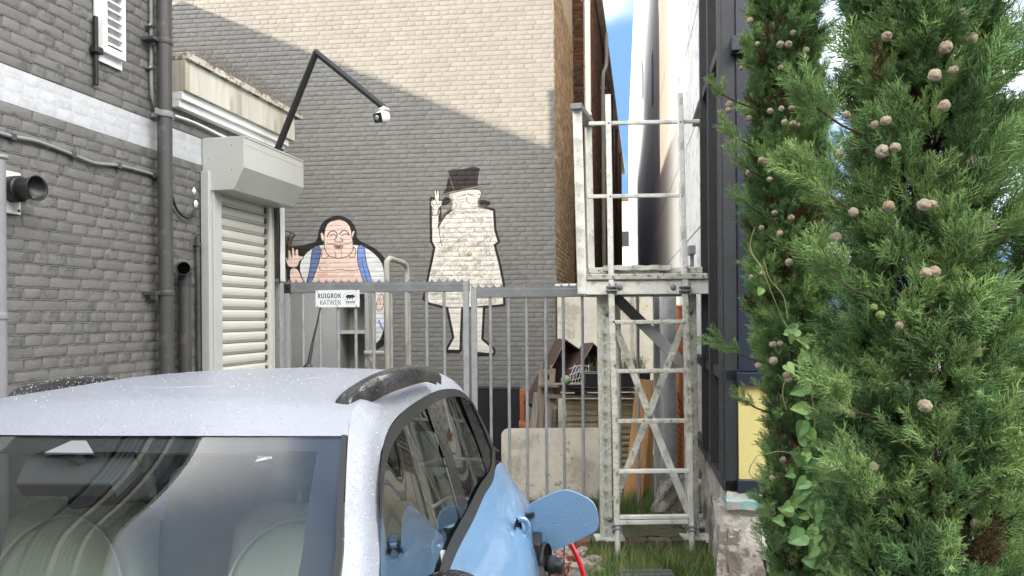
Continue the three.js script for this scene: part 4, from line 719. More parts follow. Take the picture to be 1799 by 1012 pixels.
{
  const c = P(1020, 655, 7.6), t = thing('wire_rack', 'bent white wire rack lying between the dark troughs', 'rack', WORLD, c.toArray()), W = []; for (let i = 0; i < 7; i++) W.push(tube([P(1000 + 5 * i, 672, 7.6), P(1004 + 5 * i, 656, 7.58), P(1010 + 4 * i, 640 + (i % 3) * 4, 7.6)], 0.0035, 10, 5)); for (let i = 0; i < 3; i++) W.push(tube([P(1000, 670 - i * 11, 7.59), P(1018, 664 - i * 11, 7.57), P(1036, 662 - i * 9, 7.59)], 0.0035, 10, 5)); put('wires', W, MAT.white, t);
  const g = P(994, 668, 7.45), u = thing('green_ball', 'pale green round ball on a dark tray on the planks', 'ball', WORLD, g.toArray()); put('ball', ball(g, 0.05, 20, 14), textured([0.3, 0.42, 0.22], 0.3, 5, { r: 0.4 }), u); put('stem', rod(g.clone().add(V(0, 0.048, 0)), g.clone().add(V(0.006, 0.06, 0)), 0.005, 6), MAT.charcoal, u);
  const v = thing('tray', 'dark flat tray under the green ball', 'tray', WORLD, [g.x + 0.05, g.y - 0.06, g.z]); put('tray', rbox(g.x - 0.07, g.x + 0.17, g.y - 0.066, g.y - 0.052, g.z - 0.12, g.z + 0.08), MAT.blackMatt, v); put('rim', [rbox(g.x - 0.075, g.x + 0.175, g.y - 0.051, g.y - 0.04, g.z + 0.08, g.z + 0.088)], MAT.black, v);
}
for (const [a, b, w, d, label] of [[[1133, 667], [1108, 890], 0.15, 6.75, 'wide orange pine plank leaning behind the tower ladder'], [[1147, 668], [1130, 890], 0.1, 6.85, 'narrow orange pine plank leaning behind the wide one'], [[1138, 720], [1122, 890], 0.05, 6.68, 'slim pine batten leaning in front of the orange planks']]) {
  const t = thing('pine_plank', label, 'plank', WORLD, P(...b, d).toArray(), 'pine planks behind the ladder'), A = P(...a, d + 0.25), B = P(...b, d); put('board', bar(A, B, w, 0.028, [0, 0, 1]), pine, t); put('end_grain', rod(A, A.clone().add(A.clone().sub(B).normalize().multiplyScalar(0.002)), 0.012, 8), greyWood, t);
}
{
  const c = P(1193, 540, 7.0), t = thing('clay_pipe', 'reddish clay coloured pipe standing right of the galvanised post', 'pipe', WORLD, [c.x, 0, c.z]); put('pipe', rod([c.x, 0.05, c.z], c, 0.036, 16), terracotta, t); put('cap', lathe([[0, 0.02], [0.04, 0.02], [0.042, 0]], 16).translate(...c.toArray()), terracotta, t);
  const q = P(1196, 730, 6.8), u = thing('mesh_roll', 'rolled wire mesh with orange edging standing right of the galvanised post', 'mesh roll', WORLD, [q.x, 0, q.z]), W = []; for (let i = 0; i < 16; i++) W.push(tube([P(1189, 700 + i * 11, 6.8), P(1193, 705 + i * 11, 6.77), P(1198, 711 + i * 11, 6.8)], 0.004, 6, 5)); put('wires', W, MAT.black, u); put('edging', [tube([P(1192, 690, 6.83), P(1202, 760, 6.83), P(1198, 880, 6.83)], 0.02, 16)], terracotta, u);
}
for (const [px, py, w, h, d0, rz, label] of [[1178, 868, 0.2, 0.34, 0.14, -0.3, 'rough pale concrete block leaning at the foot of the tower'], [1160, 885, 0.1, 0.45, 0.1, -0.35, 'dark edging stone leaning left of the concrete block'], [1197, 880, 0.08, 0.42, 0.1, -0.22, 'narrow grey stone leaning between block and right post'], [1222, 872, 0.2, 0.22, 0.2, 0.5, 'tilted grey concrete lump against the right building']]) {
  const c = P(px, py, 6.25), t = thing('concrete_block', label, 'block', WORLD, c.toArray(), 'rubble at the tower foot'); put('block', jitter(new THREE.BoxGeometry(w, h, d0, 12, 16, 8).rotateZ(rz).rotateX(-0.2).translate(c.x, c.y, c.z), 0.009, px, 26), MAT.concrete, t); put('broken_edge', jitter(new THREE.BoxGeometry(w * 0.5, 0.03, d0 * 0.7, 6, 2, 5).rotateZ(rz).rotateX(-0.2).translate(c.x + Math.sin(-rz) * h * 0.5, c.y + Math.cos(rz) * h * 0.49, c.z), 0.01, px + 5, 50), MAT.concrete, t);
}
// ---------------------------------------------------------------- metal tower with its ladder
{
  const d = 5.5, t = thing('metal_tower', 'weathered metal access tower with ladder, deck and guard rails beside the gate', 'tower', WORLD, [P(1140, 980, d).x, 0, -5.75]);
  const q = (px, py, dd = d) => P(px, py, dd);
  const rail = (pts, w, mat, name) => { for (let i = 0; i + 1 < pts.length; i++) put(name, bar(pts[i], pts[i + 1], w, 0.03, [0, 0, 1], 0.006), mat, t); };
  const foot = (p, y) => { const o = p.clone(); o.y = y; return o; };
  rail([q(1068, 166), q(1074, 516)], 0.042, MAT.alu, 'ladder_rail'); rail([q(1194, 163), q(1203.5, 516)], 0.042, MAT.alu, 'ladder_rail');
  rail([q(1074, 516, 5.47), q(1081, 760, 5.47)], 0.044, MAT.mossy, 'ladder_rail'); rail([q(1203.5, 516, 5.47), q(1211, 760, 5.47)], 0.044, MAT.mossy, 'ladder_rail');
  rail([q(1081, 760, 5.47), q(1083.5, 930, 5.47)], 0.042, MAT.mossy, 'ladder_rail'); rail([q(1211, 760, 5.47), q(1214, 930, 5.47)], 0.042, MAT.alu, 'ladder_rail');
  for (const [a, mat] of [[q(1085, 920, 5.46), MAT.alu], [q(1215.5, 920, 5.46), MAT.alu]]) put('ladder_foot', [rod(a, foot(a, 0.01), 0.021, 14), lathe([[0, 0], [0.026, 0], [0.026, 0.05], [0.021, 0.055]], 14).translate(a.x, 0.006, a.z)], mat, t);
  for (const [y, mat] of [[565, MAT.mossy], [651, MAT.mossy], [739, MAT.mossy], [827, MAT.alu]]) { const k = (y - 516) / 400; put('rung', bar(q(1079 + 10 * k, y + 1, 5.46), q(1201 + 11 * k, y, 5.46), 0.03, 0.036, [0, 0, 1], 0.006), mat, t); }
  put('rung', [bar(q(1088, 908.5, 5.46), q(1209, 907, 5.46), 0.028, 0.04, [0, 0, 1], 0.005), bar(q(1088, 917.5, 5.455), q(1209, 916, 5.455), 0.034, 0.03, [0, 0, 1], 0.005)], MAT.alu, t);
  for (const [a, b] of [[q(1034, 217.5, 5.54), q(1229, 213, 5.54)], [q(1032, 345.5, 5.54), q(1199, 343, 5.54)]]) put('guard_rail', bar(a, b, 0.028, 0.03, [0, 0, 1], 0.006), MAT.alu, t);
  for (const [px, py] of [[1069.5, 216], [1195.5, 214], [1072, 345], [1199, 344], [1078, 565], [1202.5, 565], [1080, 642], [1208, 640], [1071, 500], [1206, 470]]) put('bolt', ball(q(px, py, 5.452), 0.0085, 10, 8), MAT.greyPaint, t);
  // left upright pair with its top beam
  const u0 = q(1014, 190, 5.52), u1 = q(1023, 517, 5.52);
  put('upright', [bar(u0, u1, 0.068, 0.04, [0, 0, 1], 0.004)], MAT.alu, t);
  const v0 = q(1034, 224, 6.06), v1 = q(1040, 515, 6.06); put('upright', bar(v0, v1, 0.05, 0.05, [0, 0, 1], 0.004), MAT.alu, t);
  put('top_beam', bar(q(1012, 186, 5.46), q(1036.5, 219, 6.12), 0.085, 0.042, [0, 1, 0], 0.004), MAT.galvDark, t);
  // deck
  const beamY = [q(1130, 517).y, q(1130, 492).y], L = q(1028, 500).x, Rr = q(1245, 500).x, z0 = -d;
  put('deck_beam', rbox(L, Rr, beamY[0], beamY[1], z0 - 0.07, z0 - 0.005, 0.004), MAT.alu, t); put('deck_beam', rbox(L + 0.06, Rr - 0.03, beamY[0], beamY[1], z0 - 0.72, z0 - 0.66, 0.004), MAT.alu, t);
  for (const x of [L + 0.05, (L + Rr) / 2, Rr - 0.1]) put('deck_joist', rbox(x - 0.03, x + 0.03, beamY[0] + 0.02, beamY[1] - 0.002, z0 - 0.655, z0 - 0.075), MAT.galvDark, t);
  const y2 = q(1130, 481).y, y3 = q(1130, 469).y;
  put('deck_board', rbox(L + 0.01, Rr - 0.01, beamY[1] + 0.003, y2, z0 - 0.72, z0 + 0.02, 0.008), MAT.deck, t);
  put('deck_board', rbox(q(1035, 475).x, q(1236, 475).x, y2 + 0.002, y3, z0 - 0.7, z0 - 0.02, 0.008), MAT.deck, t);
  put('toe_board', jitter(new THREE.BoxGeometry(0.5, 0.035, 0.03, 20, 2, 2).translate(q(1120, 470).x, y2 + 0.045, z0 - 0.005), 0.003, 4, 20), MAT.mossy, t);
  for (const px of [1089, 1183]) put('bolt', [lathe([[0, 0.014], [0.016, 0.012], [0.018, 0], [0.026, 0], [0.026, -0.004]], 6, new THREE.Matrix4().makeRotationX(Math.PI / 2).setPosition(q(px, 505).x, q(px, 505).y, z0 - 0.004))], MAT.galvDark, t);
  for (const [px, py] of [[1074.5, 507], [1203, 507], [1083, 925], [1214, 928]]) { const c = q(px, py, 5.46); put('clamp', [rbox(c.x - 0.036, c.x + 0.036, c.y + 0.008, c.y + 0.02, c.z - 0.04, c.z + 0.026, 0.003), rbox(c.x - 0.036, c.x + 0.036, c.y - 0.02, c.y - 0.008, c.z - 0.04, c.z + 0.026, 0.003), rbox(c.x + 0.03, c.x + 0.042, c.y - 0.05, c.y + 0.04, c.z - 0.04, c.z + 0.01, 0.002)], MAT.galvDark, t); }
  // lower posts, braces, feet
  const pd = 5.62, feetY = 0.125;
  for (const [a, b, mat, w] of [[[1060, 516], [1066, 945], MAT.mossy, 0.088], [[1214, 516], [1219, 945], MAT.mossy, 0.078]]) { const A = q(...a, pd), B = foot(q(...b, pd), feetY); put('post', [bar(A, B, w, 0.012, [0, 0, 1], 0.003), bar(A.clone().add(V(-w / 2 + 0.006, 0, -0.04)), B.clone().add(V(-w / 2 + 0.006, 0, -0.04)), 0.012, 0.065, [0, 0, 1], 0.003)], mat, t); put('foot_plate', jitter(new THREE.BoxGeometry(0.22, 0.022, 0.16, 8, 1, 6).translate(B.x + 0.02, feetY - 0.008, B.z), 0.003, 2, 30), MAT.alu, t); }
  for (const [a, b] of [[[1080, 516], [1084, 940]], [[1206, 516], [1210, 940]]]) put('post', bar(q(...a, 6.15), foot(q(...b, 6.15), feetY), 0.05, 0.05, [0, 0, 1], 0.004), MAT.alu, t);
  put('brace', bar(q(1078, 518, 6.08), q(1216, 655, 5.66), 0.085, 0.012, [0, 0, 1], 0.002), MAT.galvDark, t);
  put('brace', bar(q(1076, 560, 5.9), q(1142, 732, 5.6), 0.055, 0.012, [0.3, 0, 1], 0.002), MAT.mossy, t); put('brace', bar(q(1142, 732, 5.598), q(1212, 905, 5.59), 0.055, 0.012, [0, 0, 1], 0.002), MAT.alu, t);
  put('brace', bar(q(1203, 565, 5.58), q(1080, 880, 5.575), 0.05, 0.012, [0, 0, 1], 0.002), MAT.mossy, t);
  for (const [px, py, dd] of [[1142, 732, 5.565], [1066, 551, 5.6], [1213, 548, 5.6], [1071, 913, 5.6]]) put('bolt', lathe([[0, 0.012], [0.013, 0.01], [0.015, 0], [0.02, 0], [0.02, -0.003]], 8, new THREE.Matrix4().makeRotationX(Math.PI / 2).setPosition(...q(px, py, dd).toArray())), MAT.galvDark, t);
}
// ---------------------------------------------------------------- raised bed, its brick edge, rubble and grass
const bedX0 = 0.42, bedX1 = 1.62, bedZ = -5.62;
{
  const t = thing('raised_bed', 'raised earth bed with a brick edge under the tower', 'raised bed', WORLD, [(bedX0 + bedX1) / 2, 0, bedZ]);
  const soil = textured([0.11, 0.09, 0.06], 0.5, 1.5, { r: 1, bump: 0.01 }, [[[0.07, 0.085, 0.03], 'd', 0.55, 0.08]]), rnd = rngOf(55);
  put('soil', jitter(new THREE.BoxGeometry(bedX1 + 2.6, 0.11, 3.4, 60, 2, 50).translate((bedX1 - 1.6) / 2 - 0.2, 0.055, bedZ - 1.77), 0.012, 6, 9), soil, t);
  const tones = [[0.2, 0.075, 0.045], [0.1, 0.06, 0.045], [0.15, 0.12, 0.09], [0.09, 0.085, 0.06]].map((c) => textured(c, 0.5, 2.5, { r: 0.95, bump: 0.006 }, [[[0.07, 0.08, 0.04], 'd', 0.6, 0.06]]));
  let x = bedX0 - 0.35; while (x < 1.42) { const w = 0.085 + rnd() * 0.1; put('brick', jitter(new THREE.BoxGeometry(w - 0.012, 0.12 + rnd() * 0.015, 0.1, 5, 5, 4).rotateZ((rnd() - 0.5) * 0.06).translate(x + w / 2, 0.058, bedZ + 0.04 + rnd() * 0.012), 0.004, x * 40, 30), tones[Math.floor(rnd() * 4)], t); x += w; }
}
{
  const rnd = rngOf(66), reds = [[0.3, 0.1, 0.055], [0.26, 0.085, 0.05], [0.36, 0.3, 0.25], [0.22, 0.17, 0.13]].map((c) => textured(c, 0.4, 3, { r: 0.95, bump: 0.006 }, [[[0.42, 0.4, 0.36], 'd', 0.6, 0.06]]));
  const spots = [[1000, 985, 5.36, 0, 'broken red brick lying nearest the red cable'], [978, 1006, 5.2, 1, 'broken red brick half under the car side'], [1040, 996, 5.25, 2, 'pale mortar covered stone right of the red cable'], [1018, 968, 5.42, 0, 'red brick lying against the bed edge'], [985, 958, 5.48, 3, 'flat brown stone behind the charging flap'], [1030, 1010, 5.1, 2, 'pale rough stone at the bottom picture edge']];
  for (const [px, py, d, m, label] of spots) { const c = P(px, py, d), t = thing('loose_brick', label, 'brick', WORLD, [c.x, 0, c.z], 'loose bricks by the car'); const a = rnd() * 3; put('brick', jitter(new THREE.BoxGeometry(0.17 + rnd() * 0.06, 0.075, 0.1, 9, 5, 6).rotateY(a).rotateZ((rnd() - 0.5) * 0.3).translate(c.x, 0.045, c.z), 0.008, px, 28), reds[m], t); put('mortar', jitter(new THREE.BoxGeometry(0.1, 0.02, 0.07, 6, 2, 5).rotateY(a).translate(c.x + 0.01, 0.088, c.z), 0.009, px + 3, 40), reds[2], t); }
  for (const [px, d, label] of [[1188, 6.0, 'leftmost rounded pale stone at the right tower foot'], [1210, 5.95, 'second rounded pale stone from the left at the right tower foot'], [1232, 5.98, 'third rounded pale stone from the left at the right tower foot'], [1245, 5.85, 'rounded pale stone touching the plinth by the right tower foot']]) { const c = P(px, 930, d), t = thing('stone', label, 'stone', WORLD, [c.x, 0.1, c.z], 'rounded stones by the right tower foot'); put('stone', jitter(new THREE.SphereGeometry(0.075, 18, 12).scale(1.1, 0.7, 1), 0.01, px, 30).translate(c.x, 0.14, c.z), MAT.concrete, t); }
  const a = P(1085, 999, 5.0), b = P(1180, 999, 5.0), t = thing('utility_cover', 'flat dark grey plastic cover lying in the grass at the bottom edge', 'cover', WORLD, [(a.x + b.x) / 2, 0, -4.9]); put('cover', rbox(a.x, b.x, 0.0, 0.09, -5.02, -4.6, 0.012, 2), textured([0.1, 0.1, 0.105], 0.2, 3, { r: 0.6, bump: 0.001 }), t); put('rib', [0.12, 0.2, 0.28].map((k) => rbox(a.x + 0.02, b.x - 0.02, 0.09, 0.094, -5.0 + k - 0.08, -4.985 + k - 0.08, 0.001)), MAT.charcoal, t);
}
function instanced(name, geo, mat, items, parent, extra) {       // items: [Matrix4, Color]
  const m = new THREE.InstancedMesh(geo, mat, items.length); items.forEach(([q, c], i) => { m.setMatrixAt(i, q); if (c) m.setColorAt(i, c); }); m.name = parent === scene ? numbered(name) : name; m.castShadow = m.receiveShadow = true; if (extra) Object.assign(m.userData, extra); parent.add(m); return m;
}
{
  const rnd = rngOf(88), geos = [];
  for (let v = 0; v < 4; v++) { const g = []; for (let i = 0; i < 7; i++) { const a = rnd() * 6.28, l = 0.09 + rnd() * 0.1, out = 0.02 + rnd() * 0.09, pos = [], n = 5, w = 0.0016 + rnd() * 0.0012; for (let k = 0; k <= n; k++) { const s = k / n, r = out * s * s + 0.006 * Math.cos(i), y = l * (s - 0.28 * s * s), ww = w * (1 - s * 0.9); pos.push([Math.cos(a) * r - Math.sin(a) * ww, y, Math.sin(a) * r + Math.cos(a) * ww], [Math.cos(a) * r + Math.sin(a) * ww, y, Math.sin(a) * r - Math.cos(a) * ww]); } const idx = []; for (let k = 0; k < n; k++) idx.push(2 * k, 2 * k + 1, 2 * k + 2, 2 * k + 2, 2 * k + 1, 2 * k + 3); const q = new THREE.BufferGeometry(); q.setAttribute('position', new THREE.Float32BufferAttribute(pos.flat(), 3)); q.setIndex(idx); q.computeVertexNormals(); g.push(q); } geos.push(mergeGeometries(g)); }
  const mat = M({ physical: true, c: [1, 1, 1], r: 0.7 }), items = [[], [], [], []];
  const add = (x, z, y, s) => { const m = new THREE.Matrix4().makeRotationY(rnd() * 6.28).scale(V(s, s * (0.7 + 0.6 * rnd()), s)).setPosition(x, y, z), k = rnd(); items[Math.floor(rnd() * 4)].push([m, rnd() < 0.16 ? new THREE.Color().setRGB(0.3, 0.25, 0.1) : new THREE.Color().setRGB(lerp(0.05, 0.14, k), lerp(0.11, 0.22, k), lerp(0.025, 0.05, rnd()))]); };
  for (let i = 0; i < 3000; i++) { const x = 0.5 + rnd() * 0.98, z = -5.58 + rnd() * 0.95; if (N.a[Math.floor(x * 200) % 512 + 512 * (Math.floor(-z * 90) % 512)] < 0.40 + 0.12 * rnd()) continue; add(x, z, 0, 0.6 + 0.55 * rnd()); }
  for (let i = 0; i < 700; i++) { const x = P(1060 + rnd() * 130, 900, 6.5).x, z = -6.0 - rnd() * 0.9; add(x, z, 0.1, 0.7 + 0.6 * rnd()); }
  for (let i = 0; i < 320; i++) { const x = 0.2 + rnd() * 0.7, z = -6.45 - rnd() * 0.3; add(x, z, 0.08, 0.6 + 0.6 * rnd()); }
  for (let i = 0; i < 160; i++) add(0.45 + rnd() * 0.9, bedZ + 0.09, 0.02, 0.5 + 0.4 * rnd());
  const g = new THREE.Group(); g.name = 'grass'; g.userData = { kind: 'stuff', label: 'fine green grass growing round the feet of the metal tower', category: 'grass' }; scene.add(g);
  items.forEach((q, i) => instanced('blades', geos[i], mat, q, g, { kind: 'stuff' }));
}
{
  const rnd = rngOf(77), s = new THREE.Shape(); s.moveTo(0, -0.02); s.quadraticCurveTo(0.014, -0.004, 0, 0.024); s.quadraticCurveTo(-0.014, -0.004, 0, -0.02);
  const g = new THREE.ShapeGeometry(s, 4), p = g.attributes.position; for (let i = 0; i < p.count; i++) p.setZ(i, Math.abs(p.getX(i)) * 0.6 + Math.abs(p.getY(i)) * 0.2); g.rotateX(-Math.PI / 2); g.computeVertexNormals();
  const items = []; for (let i = 0; i < 150; i++) { const on = rnd() < 0.5, x = 0.35 + rnd() * 1.1, z = on ? -5.75 - rnd() * 1.0 : -4.9 - rnd() * 0.65; items.push([new THREE.Matrix4().makeRotationFromEuler(new THREE.Euler((rnd() - 0.5) * 0.8, rnd() * 6.3, (rnd() - 0.5) * 0.8)).scale(V(0.8 + rnd() * 0.8, 1, 0.8 + rnd() * 0.8)).setPosition(x, (on ? 0.122 : 0.012) + rnd() * 0.03, z), new THREE.Color().setRGB(0.12 + 0.2 * rnd(), 0.075 + 0.1 * rnd(), 0.03)]); }
  const h = new THREE.Group(); h.name = 'leaf_litter'; h.userData = { kind: 'stuff', label: 'dry brown leaves scattered on the soil and grass', category: 'leaves' }; scene.add(h); instanced('dry_leaves', g, M({ c: [1, 1, 1], r: 0.9 }), items, h, { kind: 'stuff' });
}
// ---------------------------------------------------------------- car
const drops = (() => { const n = 1024, d = new Float32Array(n * n), r = rngOf(101); for (let i = 0; i < 5200; i++) { const x = r() * n, y = r() * n, s = r() < 0.12 ? 5 + 4 * r() : 1.6 + 2.4 * r(); for (let b = -9; b <= 9; b++) for (let a = -9; a <= 9; a++) { const q = 1 - (a * a + b * b) / (s * s); if (q > 0) { const k = ((((y + b) | 0) + n) % n) * n + ((((x + a) | 0) + n) % n); d[k] = Math.max(d[k], Math.sqrt(q) * Math.min(1, s / 5)); } } } return tex(n, (x, y, i) => d[i] * 0.9 + 0.05 * N.c[(y & 511) * 512 + (x & 511)]); })();
{
  const cp = (px, py, y) => hitY(px, py, y, FC), A = (v) => [v.x, v.y, v.z];
  const t = thing('parked_car', 'pale blue car with white roof and black roof rails, parked and charging', 'car', FC, [0, 0, -1.8]);
  const paintDrops = again(drops, 2.2);
  const white = M({ physical: true, c: [0.28, 0.3, 0.35], r: 0.4, clearcoat: 0.8, clearcoatRoughness: 0.3, bumpMap: paintDrops, bumpScale: 0.0012 });
  const blue = M({ physical: true, c: [0.145, 0.28, 0.465], r: 0.3, m: 0.15, clearcoat: 1, clearcoatRoughness: 0.04, bumpMap: paintDrops, bumpScale: 0.0012 });
  const gloss = M({ c: [0.012, 0.012, 0.014], r: 0.12, bumpMap: paintDrops, bumpScale: 0.0012 }), trimGrey = M({ c: [0.022, 0.022, 0.022], r: 0.5, bumpMap: paintDrops, bumpScale: 0.002 }), matt = M({ c: [0.009, 0.009, 0.01], r: 0.7, bumpMap: paintDrops, bumpScale: 0.002 });
  const railMat = M({ c: [0.022, 0.022, 0.023], r: 0.22, m: 0.0, bumpMap: paintDrops, bumpScale: 0.003 });
  const shield = M({ physical: true, c: [0.84, 0.89, 0.88], r: 0.0, transmission: 1, thickness: 0, ior: 1.5 }), rearGlass = M({ physical: true, c: [0.25, 0.28, 0.27], r: 0.0, transmission: 1, thickness: 0, ior: 1.9 }), sideGlass = M({ physical: true, c: [0.3, 0.33, 0.32], r: 0.0, transmission: 1, thickness: 0, ior: 1.6 });
  const mirrorX = (rows) => rows.map((r) => r.map(([x, y, z]) => [-x, y, z]));
  const uvScale = (g) => g;
  const both = (name, rows, nu, nv, mat, ...k) => { const a = put(name, uvScale(surf(rows, nu, nv, ...k)), mat, t); put(name, uvScale(surf(mirrorX(rows), nu, nv, ...k)), mat, t); return a; };
  // measured lines of the side seen: pillar and roof edge (C), windscreen edge (W), belt (B)
  const W = [[600, 1012, 1.36], [606, 890, 1.439], [612, 766, 1.54]].map((p) => A(cp(...p)));
  const C = [[665, 1012, 1.325], [666, 880, 1.409], [668, 800, 1.482], [678, 765, 1.51], [700, 730, 1.515], [735, 703, 1.53], [780, 684, 1.522], [810, 688, 1.493], [830, 708, 1.435]].map((p) => A(cp(...p)));
  const wBase = [W[0][0] + 0.075, 1.08, W[0][2] + 0.6], cBase = [C[0][0] + 0.075, 1.05, C[0][2] + 0.56];
  const B = [[0.75, 0.97, -1.0], null, [792, 988, 0.99], [830, 912, 1.03], [848, 872, 1.065], [866, 837, 1.1], [868, 790, 1.2]].map((p) => (p && p.length === 3 && p[0] > 2 ? A(cp(...p)) : p)); B[1] = [lerp(B[0][0], B[2][0], 0.55), 0.975, -1.8];
  const zc = (k) => C[k][2];
  const roofY = (z) => { const s = -z; const pts = [[1.5, 1.545], [1.62, 1.572], [1.9, 1.612], [2.3, 1.632], [2.8, 1.618], [3.2, 1.585], [3.5, 1.53]]; for (let i = 0; i + 1 < pts.length; i++) if (s <= pts[i + 1][0]) return lerp(pts[i][1], pts[i + 1][1], clamp((s - pts[i][0]) / (pts[i + 1][0] - pts[i][0]))); return 1.53; };
  const rowAt = (c, z) => { const yc = roofY(z), h = [[c[0], c[1], c[2]], [c[0] - 0.03, c[1] + 0.032, lerp(c[2], z, 0.3)], [c[0] - 0.075, lerp(c[1], yc, 0.76), lerp(c[2], z, 0.5)], [0.36, lerp(c[1], yc, 0.88), lerp(c[2], z, 0.7)], [0.18, lerp(c[1], yc, 0.97), lerp(c[2], z, 0.92)], [0, yc, z]]; return h; };
  const full = (h) => [...h, ...h.slice(0, -1).reverse().map(([x, y, z]) => [-x, y, z])];
  const hw = W[2], head = full([C[2], [0, 1, 2].map((i) => lerp(C[2][i], hw[i], 0.5)), hw, [hw[0] * 0.66, hw[1] + 0.006, hw[2] + 0.042], [hw[0] * 0.33, hw[1] + 0.01, hw[2] + 0.07], [0, hw[1] + 0.011, hw[2] + 0.08]]);
  const c23 = [0, 1, 2].map((i) => lerp(C[2][i], C[3][i], 0.5)), rows = [head, full(rowAt(c23, c23[2])), full(rowAt(C[3], C[3][2] - 0.02)), full(rowAt(C[4], C[4][2])), full(rowAt(C[5], C[5][2])), full(rowAt(C[6], C[6][2])), full(rowAt([C[7][0] - 0.01, C[7][1], C[7][2]], C[7][2] - 0.06)), full(rowAt([C[8][0] - 0.02, C[8][1], C[8][2] - 0.02], C[8][2] - 0.14))];
  const roof = put('roof', surf(rows.map((r) => r.slice(2, -2)), 48, 56), white, t);
  const mid = (a, b, k) => [lerp(a[0], b[0], 0.5) + k, lerp(a[1], b[1], 0.5) + k * 0.8, lerp(a[2], b[2], 0.5)];
  const groove = []; for (let i = 0; i <= 40; i++) { const a = i / 40 * Math.PI * 2, x = -0.06 + 0.36 * Math.cos(a), z = -2.5 + 0.5 * Math.sin(a); groove.push([x, roofY(z) - 0.045 * Math.pow(Math.abs(x) / 0.55, 2) - 0.0008, z]); }
  put('pressed_line', new THREE.TubeGeometry(curve(groove, true), 80, 0.004, 5, true), white, roof);
  both('roof_side', [[cBase, mid(cBase, wBase, 0.006), wBase], [C[0], mid(C[0], W[0], 0.006), W[0]], [C[1], mid(C[1], W[1], 0.007), W[1]], [C[2], mid(C[2], hw, 0.008), hw], ...rows.slice(1).map((r) => [r[0], mid(r[0], r[2], 0.008), r[2]])], 90, 12, white);
  both('windscreen_seal', [[...[wBase, W[0], W[1], W[2]].map((p, i) => [p[0] - 0.002, p[1] + 0.003, p[2] + 0.003])], [...[wBase, W[0], W[1], W[2]].map((p) => [p[0] - 0.014, p[1] + 0.0035, p[2] + 0.004])]], 2, 24, MAT.rubber);
  // windscreen with its black printed border
  const gl = (k) => { const e = k === -1 ? wBase : W[k], x = e[0] - 0.004; return full([[x, e[1], e[2]], [x * 0.66, e[1] + 0.006, e[2] + 0.045], [x * 0.33, e[1] + 0.01, e[2] + 0.076], [0, e[1] + 0.011, e[2] + 0.086]]); };
  const wsRows = [gl(-1), gl(0), gl(1), full([[hw[0] - 0.004, hw[1], hw[2]], [hw[0] * 0.66, hw[1] + 0.004, hw[2] + 0.042], [hw[0] * 0.33, hw[1] + 0.008, hw[2] + 0.07], [0, hw[1] + 0.009, hw[2] + 0.08]])];
  const ws = put('windscreen', surf(wsRows, 40, 48, 0, 0.997), shield, t);
  const frit = M({ c: [0.01, 0.011, 0.014], r: 0.5 });
  for (const [a, b, c, d] of [[0.93, 0.995, 0, 1], [0, 0.93, 0, 0.052], [0, 0.93, 0.948, 1], [0, 0.08, 0.045, 0.955]]) put('black_border', surf(wsRows, 16, 40, a, b, c, d, -0.004), frit, ws);
  // side windows: one curved skin from roof edge to belt
  const skin = [[C[0], [lerp(C[0][0], B[0][0], 0.5) + 0.004, 1.16, -1.2], B[0]], [C[2], [lerp(C[2][0], B[1][0], 0.5) + 0.004, 1.24, lerp(C[2][2], B[1][2], 0.5)], B[1]], ...[[4, 2], [5, 3], [6, 4], [7, 5], [8, 6]].map(([c, b]) => [C[c], [lerp(C[c][0], B[b][0], 0.5) + 0.004, lerp(C[c][1], B[b][1], 0.5), lerp(C[c][2], B[b][2], 0.5)], B[b]])];
  const cut = (f0, f1) => [(v) => lerp(f0[0], f0[1], v), (v) => lerp(f1[0], f1[1], v)];
  const pil = [[[0.528, 0.43], [0.592, 0.494]], [[0.788, 0.79], [0.872, 0.875]]];
  const panes = [[[0.02, 0.02], pil[0][0]], [pil[0][1], pil[1][0]], [pil[1][1], [0.97, 0.97]]];
  for (const s of [1, -1]) {
    const sk = s > 0 ? skin : mirrorX(skin), o = s > 0 ? -0.004 : 0.004;
    panes.forEach(([a, b], i) => { const [f, g] = cut(a, b); put('side_window', surf(sk, 24, 20, f, g, 0.06, 0.97, -o * 0.5), [sideGlass, rearGlass, gloss][i], t); });
    pil.forEach(([a, b]) => { const [f, g] = cut(a, b); put('pillar_trim', surf(sk, 6, 20, f, g, 0.03, 0.985, o * 0.6), gloss, t); });
    put('window_seal', surf(sk, 60, 4, 0.0, 1, -0.0, 0.075, o), matt, t); put('belt_trim', surf(sk, 60, 5, 0, 0.985, 0.885, 1, o * 1.6), trimGrey, t); put('window_seal', surf(sk, 4, 20, 0.955, 1, 0.0, 1, o * 1.2), matt, t);
  }
  // lower body
  const sec = (b, sx0, sy0, mx, z, e = 0.5) => { const sx = sx0 - 0.02, sy = sy0 - 0.035; return [[b[0], b[1], b[2]], [lerp(b[0], sx, 0.4), lerp(b[1], sy, e), lerp(b[2], z, 0.5)], [sx, sy, z], [mx, lerp(sy, 0.6, 0.55), z], [mx - 0.005, 0.5, z], [mx - 0.05, 0.28, z], [mx - 0.14, 0.2, z]]; };
  const hau = cp(945, 962, 0.79), sh = cp(930, 892, 0.95), bz = (i) => B[i][2];
